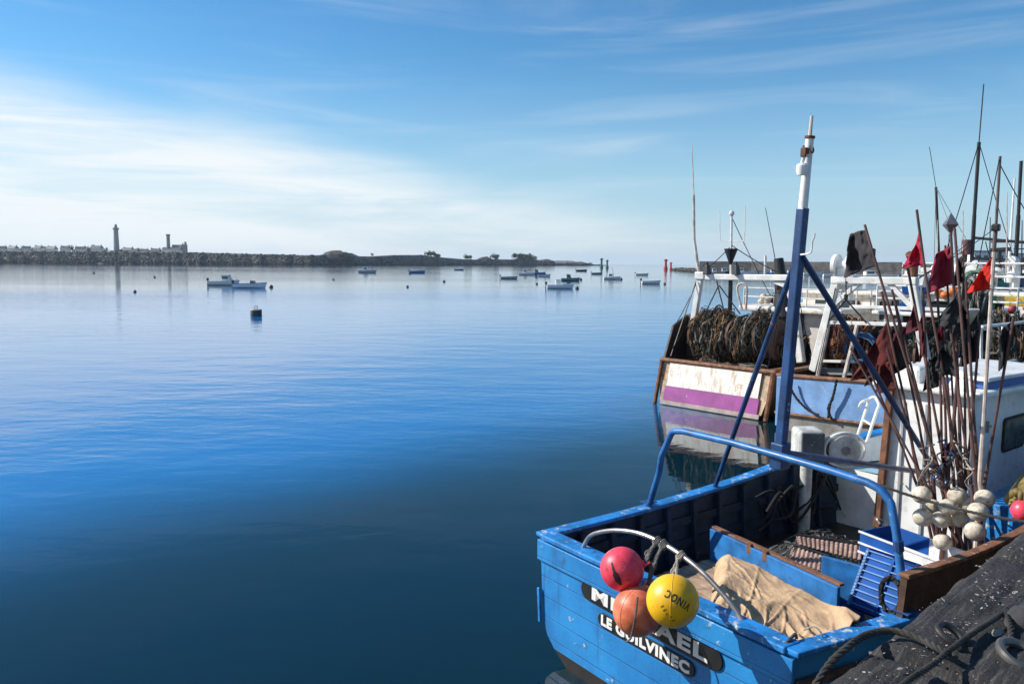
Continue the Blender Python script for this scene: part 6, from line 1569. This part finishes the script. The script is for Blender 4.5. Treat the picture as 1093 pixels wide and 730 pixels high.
# pier on the right
PW = mat('pier_wall', (.10, .095, .09), .85, var=.4, vs=.5, dirt=.5); PT = mat('pier_top', (.32, .31, .3), .8, var=.2)
pk = thing('pier', 'long dark stone pier closing the harbour on the right', 'pier', (0, 0, 0))
def pier_pts(): return [(745, 345), (800, 335), (870, 315), (960, 295), (1093, 270), (1250, 250)]
mb = MB(); mb.loft([[at_px(px, d, -1), at_px(px, d + .4, 4.1), at_px(px, d + 9, 4.1), at_px(px, d + 9.5, -1)] for px, d in pier_pts()], ends=True); mb.build('wall', PW, pk, smooth=0)
mb = MB(); mb.loft([[at_px(px, d + 6, 4.09), at_px(px, d + 6.1, 5.0), at_px(px, d + 7.5, 5.0), at_px(px, d + 7.6, 4.09)] for px, d in pier_pts()], ends=True); mb.build('parapet', PW, pk, smooth=0)
rr_ = random.Random(9); mb = MB()
for i in range(260):
    px = 718 + 30 * rr_.random(); d = 470 - 115 * (px - 718) / 30 + rr_.uniform(-6, 6)
    rock(mb, at_px(px, d, rr_.uniform(.0, 1.1) * min(1, (px - 712) / 10)), rr_.uniform(.8, 1.7), rr_)
o = mb.build('pier_rocks', [ROCK], None, smooth=0); tag(o, 'rocks spilling from the outer end of the pier', 'rocks', None, 'stuff')
HBW = mat('harbour_building_white', (.7, .7, .68), .7, var=.06, vs=.3)
for px, d, w_, h_, lab in ((1047, 330, 14, 5.5, 'white harbour building with grey bands near the right edge'), (1085, 330, 12, 4.5, 'low harbour building at the right edge')):
    t = thing('harbour_building', lab, 'building', at_px(px, d, 4), 0, 'white buildings on the pier')
    mb = MB(); mb.box((0, 0, h_ / 2), (w_, 10, h_)); wl2 = mb.build('wall', HBW, t, smooth=0)
    mb = MB(); mb.box((0, 0, h_ + .25), (w_ + .8, 10.8, .5)); mb.build('roof', mat('grey_roof', (.3, .3, .31), .7), t, smooth=0)
    for k in range(int(w_ / 3)):
        mb = MB(); mb.box((-w_ / 2 + 1.8 + k * 3, -5.02, h_ * .6), (1.8, .12, 1.5)); mb.build('window', GLASS, wl2, smooth=0)
# ---- small boats
def small_hull(t, L_, B_, fb, hm, bm, inner_m, rise=.35):
    def sec_(u):
        b = B_ / 2 * (1 - max(0, (u - .35) / .65) ** 2.3) * (.88 + .12 * min(1, u * 3)); b = max(b, .015); z = fb * (1 + rise * u ** 2)
        return b, z
    us = [i / 14 for i in range(15)]
    mb = MB()
    for sg in (1, -1):
        mb.loft([[Vector((L_ * (u - .5) + .06 * L_ * u ** 4 * (1, .6, .1, 0)[k], sg * sec_(u)[0] * (1, .94, .75, .0)[k], (sec_(u)[1], sec_(u)[1] * .45, .04, -.2)[k])) for k in range(4)] for u in us], mifn=lambda k: 0 if k < 2 else 1)
    b0, z0 = sec_(0)
    mb.mi = 0
    mb.face([mb.v((-L_ / 2, y, z)) for y, z in ((b0, z0), (b0 * .94, z0 * .45), (b0 * .75, .04), (-b0 * .75, .04), (-b0 * .94, z0 * .45), (-b0, z0))])
    mb.build('hull', [hm, bm], t, smooth=40)
    mb = MB(); mb.loft([[Vector((L_ * (u - .5), k * sec_(u)[0] * .93, fb * .35 if u < .62 else sec_(u)[1] - .02)) for k in (-1, 0, 1)] for u in us[:-1]]); mb.build('deck', inner_m, t)
    for sg in (1, -1):
        mb = MB(); mb.loft([[Vector((L_ * (u - .5) + .06 * L_ * u ** 4, sg * (sec_(u)[0] + a), sec_(u)[1] + c_)) for a, c_ in ((.03, -.05), (.03, .03), (-.07, .03), (-.07, -.05))] for u in us], wrap=True, ends=True); mb.build('gunwale', bm if bm is not BLACK_HULL else hm, t, smooth=0)
    mb = MB(); mb.loft([[Vector((-L_ / 2 + .02, k * b0 * .95, z)) for k in (-1, 1)] for z in (fb, fb * .3)]); mb.build('stern_board', inner_m, t, smooth=0)
FBW = mat('far_boat_white', (.82, .82, .8), .4, var=.05); FBG = mat('far_boat_grey', (.45, .48, .52), .5, var=.15); FBB = mat('far_boat_blue', (.12, .25, .5), .45, var=.15); FBD = mat('far_boat_dark', (.05, .05, .06), .5); FBI = mat('far_boat_inside', (.45, .43, .4), .7); FBR = mat('far_boat_red', (.5, .04, .03), .6); FBT = mat('far_boat_green', (.16, .28, .3), .5, var=.2)
def far_boat(label, px, py, lpx, kind, hm=FBW, heading=90, cover=None, d_over=None, group='small boats moored in the bay'):
    p = wl(px, py); L_ = lpx * p.y / FPX
    F_ = Frame((p.x, p.y, 0), heading); t = thing('motorboat' if kind != 'dinghy' else 'dinghy', label, 'boat', F_.o, F_.rz, group)
    s = max(.8, L_ / 4.6); B_ = min(.38 * L_, 2.0 * s); fb = .62 * min(s, 1.5)
    small_hull(t, L_, B_, fb, hm, BLACK_HULL if kind != 'open' else FBB, FBI)
    if kind in ('cruiser', 'cabin'):
        x0, x1 = (-.02, .30) if kind == 'cruiser' else (-.2, .08); x0 *= L_; x1 *= L_; hz = fb + .95 * min(s, 1.4)
        mb = MB(); mb.loft([[Vector(q) for q in ((x0, B_ * .36, z), (x1 - rk, B_ * .34, z), (x1 - rk, -B_ * .34, z), (x0, -B_ * .36, z))] for z, rk in ((fb * .4, 0), (fb + .25, .02 * L_), (hz, .10 * L_))], wrap=True, ends=True); c = mb.build('cabin', cover or FBW, t, smooth=0, bevel=.03)
        for sg in (1, -1):
            mb = MB(); mb.box(((x0 + x1 - .08 * L_) / 2, sg * B_ * .352, fb + (hz - fb) * .62), ((x1 - x0) * .62, .05, (hz - fb) * .42)); mb.build('window', GLASS, c, smooth=0)
        mb = MB(); mb.box(((x0 + x1) / 2 - .05 * L_, 0, hz + .04), ((x1 - x0) * .98, B_ * .8, .08)); mb.build('roof', cover or FBW, c, smooth=0, bevel=.02)
        mb = MB(); mb.tube([(L_ * .44, B_ * .1, fb * 1.2), (L_ * .46, 0, fb * 1.3 + .45), (L_ * .25, B_ * .34, fb * 1.15 + .4), (L_ * .2, B_ * .38, fb * 1.1)], .022, 5); mb.build('bow_rail', STEEL, t)
    if kind == 'open':
        mb = MB(); mb.loft([[Vector(q) for q in ((.05 * L_, B_ * .3, z), (.16 * L_ + rk, B_ * .28, z), (.16 * L_ + rk, -B_ * .28, z), (.05 * L_, -B_ * .3, z))] for z, rk in ((fb * .9, .03 * L_), (fb + .45, -.02 * L_))], wrap=True, ends=True); mb.build('windscreen', GLASS, t, smooth=0)
        mb = MB(); mb.box((-.12 * L_, 0, fb * .75), (.12 * L_, B_ * .7, .25)); mb.build('seat', FBR if cover is None else cover, t, smooth=0, bevel=.03)
        mb = MB(); mb.box((-.3 * L_, 0, fb * .7), (.1 * L_, B_ * .7, .25)); mb.build('seat', FBI, t, smooth=0, bevel=.03)
    if kind == 'dinghy':
        for x in (-.28, -.02, .22):
            mb = MB(); mb.box((x * L_, 0, fb * .8), (.09 * L_, B_ * .8, .05)); mb.build('thwart', FBI, t, smooth=0, bevel=.01)
    if kind == 'masted':
        mb = MB(); mb.box((-.1 * L_, 0, fb + .35), (.28 * L_, B_ * .6, .9)); c = mb.build('cabin', cover or FBW, t, smooth=0, bevel=.05)
        for sg in (1, -1):
            mb = MB(); mb.box((-.1 * L_, sg * B_ * .302, fb + .5), (.18 * L_, .04, .3)); mb.build('window', GLASS, c, smooth=0)
        mb = MB(); mb.tube([(.12 * L_, 0, fb * .5), (.02 * L_, 0, L_ * .72)], [.05, .03], 6); mb.build('mast', FBD, t)
    if kind in ('cruiser', 'open', 'dinghy', 'console'):
        mb = MB(); mb.box((-L_ / 2 - .16, 0, fb + .28), (.30, .28, .42)); mb.bar((-L_ / 2 - .16, 0, fb + .1), (-L_ / 2 - .22, 0, -.2), .14, .10, up=(0, 1, 0)); mb.build('outboard', FBD, t, smooth=0, bevel=.03)
    if kind == 'console':
        mb = MB(); mb.loft([[Vector(q) for q in ((-.16 * L_, B_ * .26, z), (.02 * L_ + rk, B_ * .26, z), (.02 * L_ + rk, -B_ * .26, z), (-.16 * L_, -B_ * .26, z))] for z, rk in ((fb * .4, .04 * L_), (fb + .85, 0))], wrap=True, ends=True); c = mb.build('console', FBW, t, smooth=0, bevel=.03)
        mb = MB(); mb.box((.02 * L_ + .02, 0, fb + .55), (.05, B_ * .42, .4)); mb.build('windscreen', GLASS, c, smooth=0)
        mb = MB(); mb.box((-.10 * L_, B_ * .262, fb + .5), (.1 * L_, .03, .35)); mb.build('window', GLASS, c, smooth=0)
        mb = MB(); mb.box((.2 * L_, 0, fb * 1.0), (.12 * L_, B_ * .5, .3)); mb.build('red_box', FBR, t, smooth=0, bevel=.05)
    return t
far_boat('white cabin cruiser lying behind the open boat, left in the bay', 238.5, 304.5, 31, 'cruiser')
far_boat('white open motorboat with a low windscreen, nearest boat on the left', 266.5, 307.5, 33, 'open')
far_boat('blue-grey cabin boat close under the large dark rock', 392, 291.3, 18, 'cabin', FBG)
far_boat('low blue dinghy under the brown heath', 445, 291.5, 16, 'dinghy', FBB)
far_boat('tiny blue boat farthest out under the shore bushes', 490, 288.6, 9, 'dinghy', FBB)
far_boat('long low grey dinghy left of the cluster of boats', 543, 297.8, 17, 'dinghy', FBG)
far_boat('white cabin boat at the left of the cluster', 562, 293.6, 16, 'cabin')
far_boat('blue cabin boat in the cluster, right behind the white one', 574, 293.2, 15, 'cabin', FBB, cover=FBT)
far_boat('low white boat with a blue sheer in front of the blue cabin boat', 580.5, 295.2, 13, 'open')
far_boat('white fishing launch with a red box and raised outboard, nearest of the cluster', 597.5, 308, 27, 'console')
far_boat('dark green cabin boat just behind the launch with the red box', 608.5, 299.8, 19, 'cabin', FBT, cover=FBT)
far_boat('tiny dark boat before the tip of the far shore', 620.5, 289.6, 11, 'dinghy', FBD)
far_boat('small dark green dinghy left of the masted boat', 637, 292.8, 11, 'dinghy', FBT)
far_boat('white and tan boat with a short raked mast', 653, 298.2, 17, 'masted')
far_boat('low blue-white boat between the masted boat and the beacons', 685, 294, 13, 'dinghy', FBW)
far_boat('open tan and white boat nearest the purple trawler', 694.5, 303, 19, 'dinghy', FBW)
PB = [('low dark boat at the pier under the purple trawler\'s left gantry post', 752, 292.6, 20, 'cruiser', FBG), ('brown and white boat at the pier left of the black cone', 764, 292.8, 18, 'cabin', FBI), ('white boat at the pier right of the black cone', 793, 292.9, 20, 'cabin', FBW), ('dark blue boat at the pier just left of the tall mast', 845, 293.8, 18, 'masted', FBB), ('white launch at the pier beside the power block', 912, 297, 22, 'console', FBW), ('small blue boat lying at the outer end of the pier', 775, 292.4, 22, 'cabin', FBD), ('long white boat with a blue sheer against the pier wall', 808, 293, 30, 'open', FBW), ('dark fishing boat against the pier left of the mast', 826, 293.4, 16, 'cabin', FBB), ('white cabin boat at the pier just right of the tall blue mast', 868, 294, 20, 'cabin', FBW), ('white boat at the pier under the white gantry head', 892, 296, 26, 'cruiser', FBW), ('long white boat at the pier framed by the white gantry', 932, 298, 44, 'cabin', FBW), ('blue boat at the pier behind the pink flag', 972, 297, 26, 'cabin', FBB), ('white boat at the pier left of the crimson flag', 990, 299, 22, 'masted', FBW)]
for lab, px, py, l_, k_, m_ in PB: far_boat(lab, px, py, l_, k_, m_, heading=100, group='boats lying along the pier')
# buoys
def buoy(label, px, py, wpx, m=FBD):
    p = wl(px, py); r_ = max(.16, wpx * p.y / FPX / 2)
    mb = MB(); mb.sphere((0, 0, r_ * .35), r_, 12, 8); mb.tube([(0, 0, r_ * 1.3), (0, 0, r_ * 1.65)], r_ * .16, 6)
    o = mb.build('mooring_buoy', m, None, smooth=180); o.location = (p.x, p.y, 0); tag(o, label, 'buoy', 'small mooring buoys')
for i, (px, py, w_, lab) in enumerate(((100, 292, 2.4, 'tiny dark buoy farthest left, under the lighthouse'), (165, 296.3, 2.4, 'tiny dark buoy under the old tower'), (144, 312, 3.4, 'dark buoy low on the left, alone on open water'), (289.5, 307, 4.2, 'round dark buoy at the bow of the white open motorboat'), (356, 299, 2.4, 'tiny dark buoy left of the blue-grey cabin boat'), (438, 293, 2, 'tiny dark buoy at the stern of the low blue dinghy'), (435, 306.6, 2.8, 'dark buoy on open water below the low blue dinghy'), (474, 301, 2.8, 'dark buoy between the blue dinghy and the grey dinghy'), (573, 303.5, 2.6, 'dark buoy left of the launch with the red box'), (616, 308.5, 4, 'dark buoy at the bow of the launch with the red box'), (620, 299, 3, 'dark buoy at the bow of the dark green cabin boat'), (663, 298.6, 3, 'dark buoy at the bow of the masted boat'), (709.5, 303.6, 2.8, 'dark buoy at the bow of the open tan and white boat'))):
    buoy(lab, px, py, w_)
p = wl(273.5, 337.5); s = p.y / FPX
t = thing('drum_buoy', 'large dark drum-shaped mooring buoy in open water on the left', 'buoy', (p.x, p.y, 0))
mb = MB(); r_ = 5.9 * s; mb.lathe([(r_ * .9, -.3), (r_, -.1), (r_, 6.6 * s), (r_ * .94, 7.2 * s), (0, 7.6 * s)], 24); mb.build('drum', mat('drum_black', (.035, .035, .04), .6, var=.3), t)
mb = MB(); mb.lathe([(r_ * 1.005, 6.3 * s), (r_ * 1.03, 6.5 * s), (r_ * .97, 7.3 * s), (r_ * .5, 7.75 * s)], 24); mb.build('top_band', FBI, t)
mb = MB(); mb.tube([Vector((1.6 * s * math.cos(a), 0, 9.4 * s + 1.8 * s * math.sin(a))) for a in [i * 2 * PI / 14 for i in range(14)]], .45 * s, 6, closed=True); mb.build('ring', FBI, t)

# ------------------------------------------------------------------ sea haze over the whole scene
hzm_ = bpy.data.materials.new('sea_haze'); hzm_.use_nodes = True
_n = hzm_.node_tree; _n.nodes.remove(_n.nodes['Principled BSDF'])
pv = _n.nodes.new('ShaderNodeVolumePrincipled'); pv.inputs['Color'].default_value = (.72, .86, 1, 1); pv.inputs['Density'].default_value = .000085; pv.inputs['Anisotropy'].default_value = .2
_n.links.new(pv.outputs[0], _n.nodes['Material Output'].inputs['Volume'])
mb = MB(); mb.box((0, 2000, 45), (15000, 15000, 97)); hz_ = mb.build('haze', hzm_, None, smooth=0)
tag(hz_, 'thin blue sea haze over the harbour', None, None, 'stuff')
